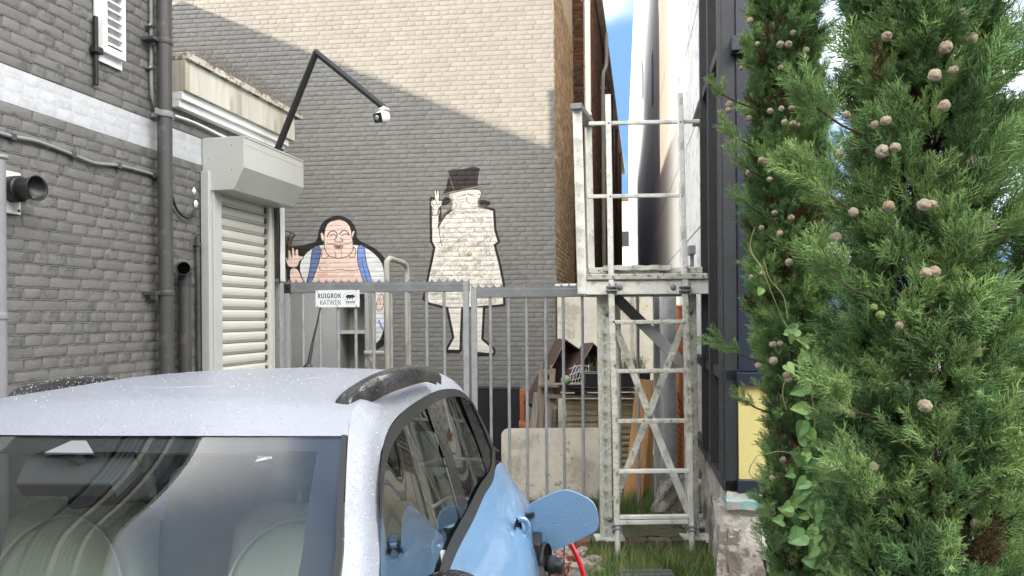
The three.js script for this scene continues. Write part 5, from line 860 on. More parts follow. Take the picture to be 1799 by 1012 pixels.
  const body = [sec([0.52, 0.84, 0.42], 0.62, 0.76, 0.7, 0.42), sec([0.66, 0.9, 0.1], 0.78, 0.84, 0.86, 0.1), sec([0.72, 0.95, -0.5], 0.84, 0.9, 0.91, -0.5), sec(B[0], 0.86, 0.9, 0.915, -1.0), sec(B[1], 0.84, 0.9, 0.91, -1.8), sec(B[2], 0.84, 0.905, 0.915, bz(2)), sec(B[3], 0.865, 0.93, 0.925, bz(3)), sec(B[5], sh.x, 0.96, hau.x, bz(5)), sec([B[6][0] + 0.01, 1.125, -3.45], sh.x - 0.01, 0.97, hau.x - 0.01, -3.5), sec([0.7, 1.09, -3.72], 0.83, 0.94, 0.87, -3.75), sec([0.52, 1.03, -3.9], 0.62, 0.92, 0.68, -3.97)];
  both('body_side', body, 70, 36, blue);
  put('rear_panel', surf([body[10], ...[0.33, 0, -0.33].map((k) => body[10].map(([x, y, z]) => [x * k / 0.62 * 1.0, y, z - 0.05])), body[10].map(([x, y, z]) => [-x, y, z])], 24, 24), blue, t);
  put('bonnet', surf([0, 1, 2, 3].map((i) => full([body[i][0], [body[i][0][0] * 0.7, body[i][0][1] + 0.035, body[i][0][2] + 0.03], [body[i][0][0] * 0.35, body[i][0][1] + 0.05, body[i][0][2] + 0.06], [0, body[i][0][1] + 0.055, body[i][0][2] + 0.07]])), 30, 30), blue, t);
  put('front_panel', surf([body[0], ...[0.33, 0, -0.33].map((k) => body[0].map(([x, y, z]) => [x * k / 0.62, y + 0.02, z + 0.07])), body[0].map(([x, y, z]) => [-x, y, z])], 24, 24), blue, t);
  put('cowl', surf([full([[B[0][0], 0.965, B[0][2]], [0.5, 1.0, -0.96], [0.25, 1.02, -0.93], [0, 1.025, -0.92]]), full([[wBase[0], wBase[1] - 0.012, wBase[2]], [0.5, 1.075, wBase[2] + 0.03], [0.25, 1.08, wBase[2] + 0.05], [0, 1.08, wBase[2] + 0.06]])], 6, 24), matt, t);
for (const o of [0.0016, -0.0016]) for (const u of [0.45]) both('door_gap', body, 1, 40, MAT.rubber, u - 0.0015, u + 0.0015, 0.02, 0.98, o);
  // tail: black quarter and rear glass
  both('rear_quarter', [[C[8], skin[6][1], B[6]], [[C[8][0] - 0.05, C[8][1] + 0.02, C[8][2] - 0.09], [C[8][0] + 0.0, 1.3, C[8][2] - 0.12], [0.7, 1.16, -3.6]], [[0.48, 1.46, -3.6], [0.55, 1.28, -3.72], [0.55, 1.08, -3.86]], [[0.0, 1.5, -3.62], [0, 1.28, -3.78], [0, 1.08, -3.92]]], 24, 14, gloss);
  for (const s of [1, -1]) put('tail_lamp', surf([[[s * 0.66, 1.06, -3.74], [s * 0.76, 0.96, -3.78]], [[s * 0.56, 1.06, -3.88], [s * 0.62, 0.95, -3.93]], [[s * 0.4, 1.09, -3.97], [s * 0.4, 0.98, -4.0]]], 16, 6), M({ c: [0.2, 0.02, 0.02], r: 0.2 }), t);
  // wheels
  for (const s of [1, -1]) for (const z of [-0.35, -3.1]) { const m = new THREE.Matrix4().makeRotationZ(Math.PI / 2).setPosition(s * 0.8, 0.34, z); const w = put('wheel', lathe([[0.2, -0.09], [0.3, -0.1], [0.335, -0.08], [0.34, 0], [0.335, 0.08], [0.3, 0.1], [0.2, 0.09]], 36, m), MAT.rubber, t); put('rim', [lathe([[0.03, 0.02 * s], [0.06, -0.06 * s], [0.19, -0.085 * s], [0.205, -0.06 * s]], 30, m), ...[0, 1, 2, 3, 4].map((i) => new RoundedBoxGeometry(0.03, 0.2, 0.05, 1, 0.008).translate(0, 0.11, 0).rotateX(i * 1.2566).translate(s * 0.885, 0.34, z))], MAT.steel, w); put('arch', new THREE.TorusGeometry(0.385, 0.05, 8, 30, Math.PI).rotateY(Math.PI / 2).translate(s * 0.885, 0.34, z), matt, t); }
  put('underbody', rbox(-0.78, 0.78, 0.2, 0.55, -3.85, 0.3, 0.05), MAT.blackMatt, t);
  // roof rails
  for (const s of [1, -1]) {
    const p = [[604, 700, 1.6], [625, 686, 1.612], [660, 668, 1.632], [700, 655, 1.642], [735, 648, 1.642], [758, 650, 1.622], [771, 656, 1.6]].map((q) => cp(...q));
    const w = [0.021, 0.022, 0.022, 0.02, 0.018, 0.014, 0.008], hgt = [0.018, 0.026, 0.029, 0.028, 0.024, 0.016, 0.008].map((h) => (s > 0 ? h : h * 0.25));
    const rr = p.map((q, i) => { const yb = q.y - (s > 0 ? 0.012 : 0.03), o = q.x; return [[o - w[i], yb - 0.03, q.z], [o - w[i] * 0.9, yb + hgt[i] * 0.5, q.z], [o - w[i] * 0.3, yb + hgt[i], q.z], [o + w[i] * 0.5, yb + hgt[i] * 0.95, q.z], [o + w[i] * 1.05, yb + hgt[i] * 0.3, q.z], [o + w[i] * 1.1, yb - 0.03, q.z]].map(([x, y, z]) => [s * x, y, z]); });
    const f = rr[0].map(([x, y, z]) => [x, Math.min(y, rr[0][0][1] + 0.012), z + 0.045]); put('roof_rail', surf([f, ...rr], 44, 18), railMat, t);
  }
  // aerial at the back of the roof
  { const b = cp(541, 642, 1.59), e = cp(563, 541, 1.98); const q = V(b.x + 0.02, 1.97, b.z - 0.1); put('aerial', [rod([b.x, 1.58, b.z], [b.x + 0.014, 1.7, b.z - 0.03], 0.009, 8, 0.006), rod([b.x + 0.014, 1.7, b.z - 0.03], hitAt(563, 541, -b.z), 0.006, 8, 0.003), lathe([[0, 0.03], [0.012, 0.026], [0.032, 0], [0, 0]], 14).translate(b.x, 1.572, b.z)], MAT.black, t); }
  function hitAt(px, py, d) { const v = P(px, py, d + 0.05).applyMatrix4(FC.inv); return v; }
  // door mirror, handles
  for (const s of [1, -1]) { const c = cp(792, 1018, 1.09); put('door_mirror', [new THREE.SphereGeometry(1, 28, 20).scale(0.105, 0.078, 0.075).translate(s * (c.x + 0.0), c.y - 0.055, c.z), bar([s * (c.x - 0.02), c.y - 0.1, c.z - 0.01], [s * 0.78, 0.98, c.z + 0.0], 0.07, 0.04, [0, 1, 0], 0.015)], gloss, t); put('door_handle', [bar([s * 0.918, 0.80, -2.0], [s * 0.92, 0.81, -2.2], 0.028, 0.02, [0, 1, 0], 0.008)], blue, t); }
  { const c = cp(920, 928, 0.93); put('door_handle', [new THREE.TorusGeometry(0.042, 0.013, 10, 26, Math.PI * 1.1).rotateZ(-Math.PI / 2).rotateY(0.5).scale(0.9, 1, 1).translate(c.x - 0.015, c.y - 0.005, c.z)], blue, t); put('handle_recess', lathe([[0, 0], [0.034, 0.004], [0.04, 0.012]], 20, orient(V(c.x - 0.045, c.y, c.z + 0.012), V(c.x - 0.015, c.y + 0.004, c.z + 0.02))), MAT.black, t); }
  // charging flap, socket and plug
  {
    const d = 3.3, tl = P(926, 893, d).applyMatrix4(FC.inv), tr = P(1046, 880, d + 0.04).applyMatrix4(FC.inv), o = P(988, 912, d + 0.02).applyMatrix4(FC.inv);
    const k = d / FOCAL, pts = [[926, 898], [930, 886], [980, 863], [1000, 860], [1038, 877], [1048, 893], [1051, 921], [1044, 933], [975, 965], [958, 964], [945, 950], [930, 915]].map(([x, y]) => [(x - 988) * k, (912 - y) * k]);
    const s = new THREE.Shape(); const m2 = (a, b) => [(a[0] + b[0]) / 2, (a[1] + b[1]) / 2]; s.moveTo(...m2(pts[11], pts[0])); pts.forEach((q, i) => s.quadraticCurveTo(...q, ...m2(q, pts[(i + 1) % 12])));
    put('charging_flap', new THREE.ExtrudeGeometry(s, { depth: 0.012, bevelEnabled: true, bevelSize: 0.004, bevelThickness: 0.004, bevelSegments: 3, curveSegments: 12 }).rotateX(-0.06).translate(o.x, o.y, o.z), blue, t);
    put('hinge_arm', bar([tl.x + 0.03, tl.y - 0.03, tl.z - 0.01], [tl.x - 0.06, tl.y - 0.05, tl.z - 0.03], 0.05, 0.02, [0, 1, 0]), MAT.black, t);
    const c = P(958, 990, 3.18).applyMatrix4(FC.inv); put('socket', [lathe([[0, 0], [0.075, 0], [0.085, 0.02], [0.08, 0.03]], 26, orient(V(c.x - 0.04, c.y, c.z - 0.02), V(c.x, c.y + 0.002, c.z - 0.01))), rbox(c.x - 0.06, c.x - 0.02, c.y - 0.09, c.y + 0.1, c.z - 0.14, c.z + 0.05, 0.01)], MAT.black, t);
    const u = thing('charging_plug', 'black round charging plug pushed into the car beside its flap', 'plug', FC, [c.x, c.y, c.z]), m = orient(V(c.x, c.y, c.z), V(c.x + 0.1, c.y - 0.01, c.z + 0.012));
    put('body', lathe([[0, -0.05], [0.032, -0.05], [0.034, 0.0], [0.036, 0.02], [0.028, 0.03], [0.0, 0.02]], 24, m), MAT.black, u); put('grip', lathe([[0.037, -0.035], [0.039, -0.03], [0.039, -0.012], [0.037, -0.008]], 24, m), MAT.rubber, u);
    const w = thing('charging_cable', 'bright red charging cable hanging below the open charging flap', 'cable', WORLD, P(1010, 960, 3.42).toArray()), path = [P(1000, 930, 3.5), P(1003, 955, 3.44), P(1014, 978, 3.42), P(1022, 1000, 3.42), P(1028, 1030, 3.44), P(1034, 1120, 3.5)]; const last = path[5].clone(); path.push(V(last.x + 0.05, 0.25, last.z - 0.02), V(last.x + 0.2, 0.02, last.z - 0.15), V(last.x + 0.6, 0.02, last.z + 0.4));
    put('cable', tube(path, 0.0115, 90, 12), MAT.redCable, w); put('cord', tube([P(992, 948, 3.5), P(991, 975, 3.5), P(992, 1040, 3.5)], 0.0028, 14, 6), MAT.black, w);
  }
  // standing water drops on paint, rails and flap
  {
    const rnd = rngOf(909), drop = new THREE.SphereGeometry(1, 8, 5, 0, 6.2832, 0, 1.5708), wet = M({ physical: true, c: [0.7, 0.76, 0.8], r: 0.03, transmission: 0.65, thickness: 0.002, ior: 1.33 }), items = [], p = V(), n = V();
    for (const m of [...t.children]) {
      const count = { body_side: 26000, roof_side: 800, roof: 900, charging_flap: 420, roof_rail: 420, side_window: 260, belt_trim: 220, door_mirror: 160 }[m.name]; if (!count) continue;
      const q = new MeshSurfaceSampler(m).setRandomGenerator(rnd).build();
      for (let i = 0; i < count; i++) { q.sample(p, n); const s = 0.001 + 0.0023 * Math.pow(rnd(), 2); if (n.y < -0.2 || (m.name === 'body_side' && (p.x < 0.4 || p.y < 0.62 || p.z > -0.2))) continue; items.push([new THREE.Matrix4().compose(p.clone(), new THREE.Quaternion().setFromUnitVectors(V(0, 1, 0), n.clone()), V(s, s * 0.5, s)), null]); }
    }
    instanced('water_drops', drop, wet, items, t, { kind: 'stuff' });
  }
  // cabin
  const hide = textured([0.5, 0.54, 0.47], 0.06, 4, { r: 0.6, bump: 0.0006, fine: true }), seam = M({ c: [0.62, 0.64, 0.58], r: 0.6 }), dark = M({ c: [0.035, 0.038, 0.042], r: 0.8 }), liner = M({ c: [0.42, 0.43, 0.42], r: 0.9 });
  put('cabin_floor', [rbox(-0.66, 0.66, 0.3, 0.36, -3.7, -1.0)], dark, t);
  put('dashboard', jitter(new RoundedBoxGeometry(1.3, 0.2, 0.42, 4, 0.06).translate(0, 0.93, -1.1), 0.001, 1), dark, t);
  put('headliner', surf(rows.slice(0, 7).map((r) => r.map(([x, y, z]) => [x * 0.9, y - 0.04, z - 0.02])), 14, 24), liner, t);
  const seatShape = (w, h, d) => new RoundedBoxGeometry(w, h, d, 5, Math.min(w, h, d) * 0.42);
  for (const x of [-0.34, 0.32]) {
    const z = -2.05, back = seatShape(0.5, 0.72, 0.16); { const p = back.attributes.position; for (let i = 0; i < p.count; i++) { const yy = p.getY(i), k = yy > 0.1 ? 1 - 0.42 * Math.pow((yy - 0.1) / 0.26, 2) * 0.8 : 1; p.setX(i, p.getX(i) * k); p.setZ(i, p.getZ(i) + 0.035 * Math.pow(p.getX(i) / 0.25, 2)); } back.computeVertexNormals(); }
    const m = new THREE.Matrix4().makeRotationX(-0.2).setPosition(x, 0.93, z), st = put('front_seat', [back.applyMatrix4(m), seatShape(0.5, 0.16, 0.5).translate(x, 0.58, z + 0.3)], hide, t);
    const line = []; for (let i = 0; i <= 20; i++) { const a = Math.PI * (i / 20), q = V(0.19 * Math.cos(a), 0.1 + 0.22 * Math.sin(a), 0.098 + 0.02 * Math.abs(Math.cos(a))).applyMatrix4(m); line.push(q); } put('stitching', tube(line, 0.004, 40, 6), seam, st);
    put('head_rest', [seatShape(0.26, 0.16, 0.1).applyMatrix4(new THREE.Matrix4().makeRotationX(-0.12).setPosition(x, 1.395, z - 0.1)), rod([x - 0.05, 1.24, z - 0.07], [x - 0.05, 1.34, z - 0.09], 0.007), rod([x + 0.05, 1.24, z - 0.07], [x + 0.05, 1.34, z - 0.09], 0.007)], hide, t);
  }
  put('rear_seat', [seatShape(1.2, 0.62, 0.16).rotateX(-0.3).translate(0, 0.9, -2.95), seatShape(1.2, 0.16, 0.5).translate(0, 0.56, -2.68)], hide, t); for (const x of [-0.38, 0, 0.38]) put('head_rest', seatShape(0.25, 0.14, 0.09).translate(x, 1.27, -3.05), hide, t);
  for (const s of [1, -1]) { put('door_lining', surf([-1.1, -1.8, -2.4, -2.9, -3.3].map((z) => [[s * 0.655, 0.97, z], [s * 0.7, 0.75, z], [s * 0.7, 0.4, z]]), 16, 6), dark, t); put('pillar_lining', [bar([s * 0.5, 1.46, -2.5], [s * 0.64, 0.98, -2.42], 0.09, 0.02, [1, 0, 0])], liner, t); }
  { const c = cp(190, 868, 1.42); put('inner_mirror', [new RoundedBoxGeometry(0.2, 0.062, 0.03, 4, 0.025).rotateZ(0.12).translate(0.045, 1.43, -1.62), rod([0.02, 1.46, -1.61], [0.0, 1.52, -1.56], 0.012)], dark, t); put('sensor_housing', [ext([[-0.12, 0], [-0.05, 0.09], [0.05, 0.09], [0.12, 0], [0.1, -0.06], [-0.1, -0.06]], 0.03, 0.006).rotateX(-0.95).translate(0, 1.475, -1.6)], dark, t); put('sensor_vent', ext([[-0.05, -0.012], [-0.012, 0.022], [0.02, 0.022], [0.055, -0.012]], 0.004, 0.001).rotateX(-0.95).translate(0.0, 1.53, -1.555), MAT.greyPaint, t); }
  put('steering_wheel', new THREE.TorusGeometry(0.18, 0.016, 10, 40).rotateX(-0.4).translate(0.33, 1.0, -1.42), dark, t);
  put('sun_visor', [rbox(0.08, 0.46, 1.5, 1.515, -1.78, -1.66, 0.006), rbox(-0.46, -0.08, 1.5, 1.515, -1.78, -1.66, 0.006)], liner, t);
}
// ---------------------------------------------------------------- cypresses
function plume(rnd, L, n) {            // a spray of fine scale-leaved twigs along y, about L long
  const pos = [], nor = [], idx = [];
  const twig = (a, b, r0, r1) => {
    const y = b.clone().sub(a).normalize(), x = V(y.z + 0.01, 0.3, -y.x).cross(y).normalize(), z = x.clone().cross(y), k = pos.length / 3;
    for (let e = 0; e < 2; e++) for (let i = 0; i < 3; i++) { const c = Math.cos(i * 2.094), s = Math.sin(i * 2.094), r = e ? r1 : r0, p = e ? b : a; pos.push(p.x + (x.x * c + z.x * s) * r, p.y + (x.y * c + z.y * s) * r, p.z + (x.z * c + z.z * s) * r); nor.push(x.x * c + z.x * s, x.y * c + z.y * s, x.z * c + z.z * s); }
    for (let i = 0; i < 3; i++) { const j = (i + 1) % 3; idx.push(k + i, k + i + 3, k + j, k + j, k + i + 3, k + j + 3); }
  };
  let p = V(0, 0, 0), dir = V((rnd() - 0.5) * 0.3, 1, (rnd() - 0.5) * 0.3).normalize(); const bend = V((rnd() - 0.5) * 0.25, 0.08, (rnd() - 0.5) * 0.25), flat = rnd() * 3.14;
  for (let i = 0; i < n; i++) {
    const q = p.clone().addScaledVector(dir, L / n); twig(p, q, 0.0017, 0.0015);
    const s = i / n, bl = L * 0.42 * (1 - 0.55 * s) * (0.7 + 0.5 * rnd());
    for (const side of [1, -1]) {
      const az = flat + (side > 0 ? 0 : Math.PI) + (rnd() - 0.5) * 1.5, o = V(Math.cos(az), 0, Math.sin(az)), bd = dir.clone().multiplyScalar(0.85).addScaledVector(o, 0.7).normalize();
      let e = q.clone(); const m = 3;
      for (let k = 0; k < m; k++) {
        const f = e.clone().addScaledVector(bd, bl / m); twig(e, f, 0.0016, 0.0015);
        for (let h = 0; h < 2; h++) { const a2 = rnd() * 6.28, d2 = bd.clone().addScaledVector(V(Math.cos(a2), 0.3, Math.sin(a2)), 0.8).normalize(); twig(f, f.clone().addScaledVector(d2, 0.011 + 0.012 * rnd()), 0.0012, 0.0007); }
        e = f; bd.y += 0.1; bd.normalize();
      }
    }
    p = q; dir.addScaledVector(bend, 0.3).normalize();
  }
  const g = new THREE.BufferGeometry(); g.setAttribute('position', new THREE.Float32BufferAttribute(pos, 3)); g.setAttribute('normal', new THREE.Float32BufferAttribute(nor, 3)); g.setIndex(idx); return g;
}
const pr = rngOf(301), PLUMES = [...Array(5)].map(() => plume(pr, 0.085 + pr() * 0.02, 6));
const foliage = M({ physical: true, c: [1, 1, 1], r: 1, specularIntensity: 0.2 });
const coneMats = [[0.52, 0.43, 0.3], [0.43, 0.345, 0.235], [0.58, 0.5, 0.37]].map((c) => textured(c, 0.45, 14, { r: 0.85, bump: 0.003 }, [[[0.16, 0.11, 0.07], 'd', 0.58, 0.06]])), coneGreen = textured([0.2, 0.26, 0.08], 0.25, 10, { r: 0.7 }), bark = textured([0.085, 0.05, 0.035], 0.6, 4, { r: 1, bump: 0.006 });
function coneShape(seed) {            // round woody cone of a few bulging plates
  const r = rngOf(seed), g = new THREE.IcosahedronGeometry(1, 4), p = g.attributes.position, c = [...Array(9)].map((_, i) => { const y = 1 - 2 * (i + 0.5) / 9, a = i * 2.4 + r() * 0.3, s = Math.sqrt(1 - y * y); return V(s * Math.cos(a), y, s * Math.sin(a)); });
  for (let i = 0; i < p.count; i++) { const v = V().fromBufferAttribute(p, i).normalize(), d = c.map((q) => q.distanceTo(v)).sort((a, b) => a - b), e = d[1] - d[0], k = 1.02 - 0.26 * Math.exp(-e * 9) + 0.1 * Math.exp(-d[0] * d[0] * 120); v.multiplyScalar(k); p.setXYZ(i, v.x, v.y * 0.94, v.z); }
  const q = mergeVertices((g.deleteAttribute('uv'), g.deleteAttribute('normal'), g)); q.computeVertexNormals(); return boxUV(q.toNonIndexed());
}
const CONES = [coneShape(1), coneShape(2), coneShape(3)];
function cypress(label, cx, cz, y0, y1, radius, opt) {
  const rnd = rngOf(opt.seed), t = thing('cypress_tree', label, 'tree', WORLD, [cx, 0, cz], 'tall slender cypress trees');
  const items = PLUMES.map(() => []), up = V(0, 1, 0), lumps = [...Array(26)].map(() => [rnd() * 6.28, lerp(y0, y1, rnd()), 0.25 + rnd() * 0.25, (rnd() - 0.5) * 0.34]);
  const lx = (y) => (opt.lean || 0) * sstep(1.95, 1.35, y);
  const rad = (a, y) => { let k = 1; for (const [la, ly, lw, lh] of lumps) { const da = Math.atan2(Math.sin(a - la), Math.cos(a - la)); k += lh * Math.exp(-(da * da) / 0.5 - ((y - ly) * (y - ly)) / (lw * lw * 0.35)); } return radius(y) * clamp(k, 0.62, 1.3); };
  const place = (pos, dir, s, col) => { const q = new THREE.Quaternion().setFromUnitVectors(up, dir), tw = new THREE.Quaternion().setFromAxisAngle(up, rnd() * 6.28); items[Math.floor(rnd() * 5)].push([new THREE.Matrix4().compose(pos, q.multiply(tw), V(s, s, s)), col]); };
  const tone = (lum, yel, old) => old ? new THREE.Color().setRGB(0.10 * lum, 0.06 * lum, 0.035 * lum) : new THREE.Color().setRGB(lerp(0.105, 0.26, yel) * lum, lerp(0.195, 0.385, yel) * lum, lerp(0.08, 0.14, yel) * lum);
  const clump = (pos, dir, size, count, lum, yel, old) => {            // one tuft: sprays fanning out of the end of a bough
    for (let i = 0; i < count; i++) {
      const a = rnd() * 6.28, sp = Math.pow(rnd(), 0.7) * 0.75, q = V(Math.cos(a), Math.sin(a) * 0.6, Math.sin(a * 1.7)).normalize(), d = dir.clone().addScaledVector(q, sp).normalize(), k = rnd();
      const p = pos.clone().addScaledVector(dir, (k - 0.5) * size * 1.3).addScaledVector(q, size * 0.16);
      place(p, d, size / 0.085 * (0.55 + 0.4 * rnd()), tone(lum * (0.85 + 0.3 * rnd()), clamp(yel + (rnd() - 0.5) * 0.3), old && rnd() < 0.75));
    }
  };
  const area = (y1 - y0) * 6.28 * radius((y0 + y1) / 2), n = Math.round(area / (opt.cell * opt.cell));
  for (let i = 0; i < n; i++) {
    const y = lerp(y0, y1, (i + rnd()) / n), a = i * 2.39996 + (rnd() - 0.5) * 0.9, R = rad(a, y), r = R * (0.74 + 0.2 * rnd()), o = V(Math.cos(a), 0, Math.sin(a)), p = V(cx + lx(y) + o.x * r, y, cz + o.z * r);
    clump(p, V(o.x * 0.45 + (rnd() - 0.5) * 0.4, 0.85, o.z * 0.45 + (rnd() - 0.5) * 0.4).normalize(), opt.tuft * (0.65 + 0.7 * rnd()), opt.per, 0.7 + 0.6 * rnd(), Math.pow(rnd(), 1.2), rnd() < 0.04);
  }
  for (let i = 0; i < n * 0.5; i++) {   // sparse older growth inside
    const y = lerp(y0, y1, rnd()), a = rnd() * 6.28, r = rad(a, y) * (0.3 + 0.35 * rnd()), o = V(Math.cos(a), 0, Math.sin(a)); clump(V(cx + lx(y) + o.x * r, y, cz + o.z * r), V(o.x * 0.6, 0.8, o.z * 0.6).normalize(), opt.tuft, Math.ceil(opt.per * 0.5), 0.75, 0.1, rnd() < 0.5);
  }
  for (const [px, py, d, dx, dy, size, c] of opt.shoots || []) { const p = P(px, py, d); clump(p, V(dx, dy, 0.15).normalize(), size, c, 1, 0.55 + 0.3 * rnd(), false); put('twig', tube([[lerp(p.x, cx, 0.6), p.y - size * 0.9, lerp(p.z, cz, 0.6)], [lerp(p.x, cx, 0.25), p.y - size * 0.5, lerp(p.z, cz, 0.25)], p.toArray()], 0.003, 10, 5), bark, t); }
  put('trunk', [rod([cx, 0, cz], [cx, y1 - 0.1, cz], 0.045, 12, 0.015)], bark, t);
  const limbs = []; for (let i = 0; i < 110; i++) { const y = lerp(y0, y1 - 0.2, rnd()), a = rnd() * 6.28, r = radius(y) * (0.6 + 0.3 * rnd()); limbs.push(tube([[cx, y - 0.1, cz], [cx + Math.cos(a) * r * 0.6, y - 0.01, cz + Math.sin(a) * r * 0.6], [cx + Math.cos(a) * r, y + 0.12, cz + Math.sin(a) * r]], 0.0045, 6, 5)); } put('limbs', limbs, bark, t);
  const crown = new THREE.Group(); crown.name = 'crown'; crown.position.set(-cx, 0, -cz); t.add(crown);
  items.forEach((q, i) => q.length && instanced('sprays', PLUMES[i], foliage, q, crown, { kind: 'stuff' }));
  let k = 0;
  for (const [px, py, sz, green] of opt.cones) {
    const d0 = -cz, x = P(px, py, d0).x - cx, R = radius(1.8) + opt.tuft * 0.42, d = d0 - Math.sqrt(Math.max(0.002, R * R - x * x)) * 0.99 - 0.015, p = P(px, py, d), s = sz * d / FOCAL / 2 * 0.86;
    const m = new THREE.Mesh(CONES[k % 3], green ? coneGreen : coneMats[k % 3]); m.name = k ? 'cone_' + String(k).padStart(3, '0') : 'cone'; m.position.set(p.x - cx, p.y, p.z - cz); m.scale.set(s, s * (0.9 + 0.2 * rnd()), s * (0.92 + 0.16 * rnd())); m.rotation.set(rnd() * 6, rnd() * 6, rnd() * 6); m.castShadow = m.receiveShadow = true; t.add(m); k++;
  }
  return t;
}
const conesL = [[1318, 36, 13], [1393, 58, 13], [1371, 78, 15], [1385, 78, 15], [1412, 98, 12], [1416, 88, 13], [1331, 77, 10], [1372, 119, 11], [1281, 183, 14], [1280, 193, 12], [1391, 190, 13], [1373, 191, 12], [1353, 195, 12], [1316, 208, 12], [1378, 215, 13], [1393, 217, 14], [1402, 221, 12], [1284, 238, 13], [1338, 281, 15], [1347, 284, 15], [1354, 290, 12], [1317, 304, 15], [1393, 288, 14], [1352, 315, 12], [1390, 383, 15], [1361, 374, 12], [1370, 410, 14], [1386, 461, 16], [1440, 388, 15], [1338, 400, 11], [1340, 480, 11], [1424, 525, 13], [1320, 487, 11], [1358, 605, 14], [1370, 604, 13], [1359, 634, 17], [1332, 643, 13], [1382, 659, 15], [1386, 667, 13], [1420, 597, 12], [1376, 808, 14], [1443, 789, 13], [1357, 840, 12], [1302, 120, 10]];
const conesR = [[1691, 25, 24], [1558, 64, 22], [1705, 68, 26], [1662, 83, 26], [1778, 61, 20], [1642, 132, 26], [1675, 123, 18], [1757, 113, 24], [1772, 115, 20], [1659, 186, 25], [1748, 176, 18], [1487, 202, 17], [1556, 212, 22], [1537, 220, 18], [1550, 266, 28], [1573, 259, 22], [1712, 284, 26], [1472, 270, 20], [1430, 318, 24], [1755, 252, 28], [1623, 360, 26], [1638, 359, 20], [1561, 363, 24], [1499, 373, 20], [1468, 417, 22], [1705, 408, 24], [1738, 397, 26], [1755, 410, 28], [1717, 436, 20], [1627, 479, 24], [1641, 478, 26], [1768, 498, 24], [1777, 509, 22], [1687, 611, 26], [1711, 617, 30], [1757, 577, 20], [1547, 553, 18, 1], [1742, 568, 20, 1], [1625, 713, 28], [1473, 718, 20], [1493, 724, 24], [1779, 688, 24], [1752, 675, 22, 1], [1535, 820, 20], [1495, 805, 14], [1717, 864, 24], [1787, 806, 22], [1714, 920, 20], [1731, 938, 18], [1580, 572, 16], [1535, 540, 16, 1]];
const TL = P(1382, 558, 2.5), TR = P(1622, 558, 1.95), T3 = P(1900, 558, 2.2);
cypress('narrower cypress with small cones next to the navy column, wrapped by the vine', TL.x, TL.z, 0.35, 3.3, (y) => 0.096 - 0.022 * sstep(2.0, 2.7, y) + 0.012 * sstep(1.2, 2.0, y), { seed: 401, lean: 0.06, cell: 0.046, per: 12, tuft: 0.054, cones: conesL, shoots: [[1268, 165, 2.42, -0.4, 0.9, 0.045, 12], [1288, 235, 2.42, -0.7, 0.6, 0.05, 14], [1300, 285, 2.4, -0.5, 0.7, 0.05, 12], [1280, 610, 2.42, -0.85, 0.4, 0.06, 16], [1310, 355, 2.4, -0.6, 0.5, 0.045, 12], [1310, 705, 2.42, -0.7, 0.5, 0.05, 12], [1345, 950, 2.4, -0.3, 0.9, 0.08, 20]] });
cypress('large near cypress with big pale cones filling the right of the picture', TR.x, TR.z, 0.4, 3.1, (y) => 0.162 + 0.018 * sstep(2.1, 1.5, y) - 0.018 * sstep(2.15, 2.6, y), { seed: 402, cell: 0.068, per: 14, tuft: 0.075, cones: conesR, shoots: [[1435, 190, 1.85, -0.5, 0.8, 0.08, 24], [1440, 330, 1.85, -0.7, 0.7, 0.09, 30], [1455, 480, 1.8, -0.5, 0.8, 0.08, 24], [1790, 90, 1.9, 0.6, 0.8, 0.08, 22], [1770, 230, 1.9, 0.6, 0.8, 0.07, 20], [1470, 700, 1.8, -0.6, 0.6, 0.08, 24], [1500, 850, 1.75, -0.4, 0.8, 0.08, 24]] });
cypress('cypress cut by the right picture edge behind the large one', T3.x, T3.z, 0.4, 2.36, (y) => 0.13 * (1 - 0.8 * sstep(1.9, 2.36, y)), { seed: 403, cell: 0.092, per: 17, tuft: 0.11, cones: [[1790, 560, 16]], shoots: [[1790, 300, 2.05, -0.2, 1, 0.07, 18]] });
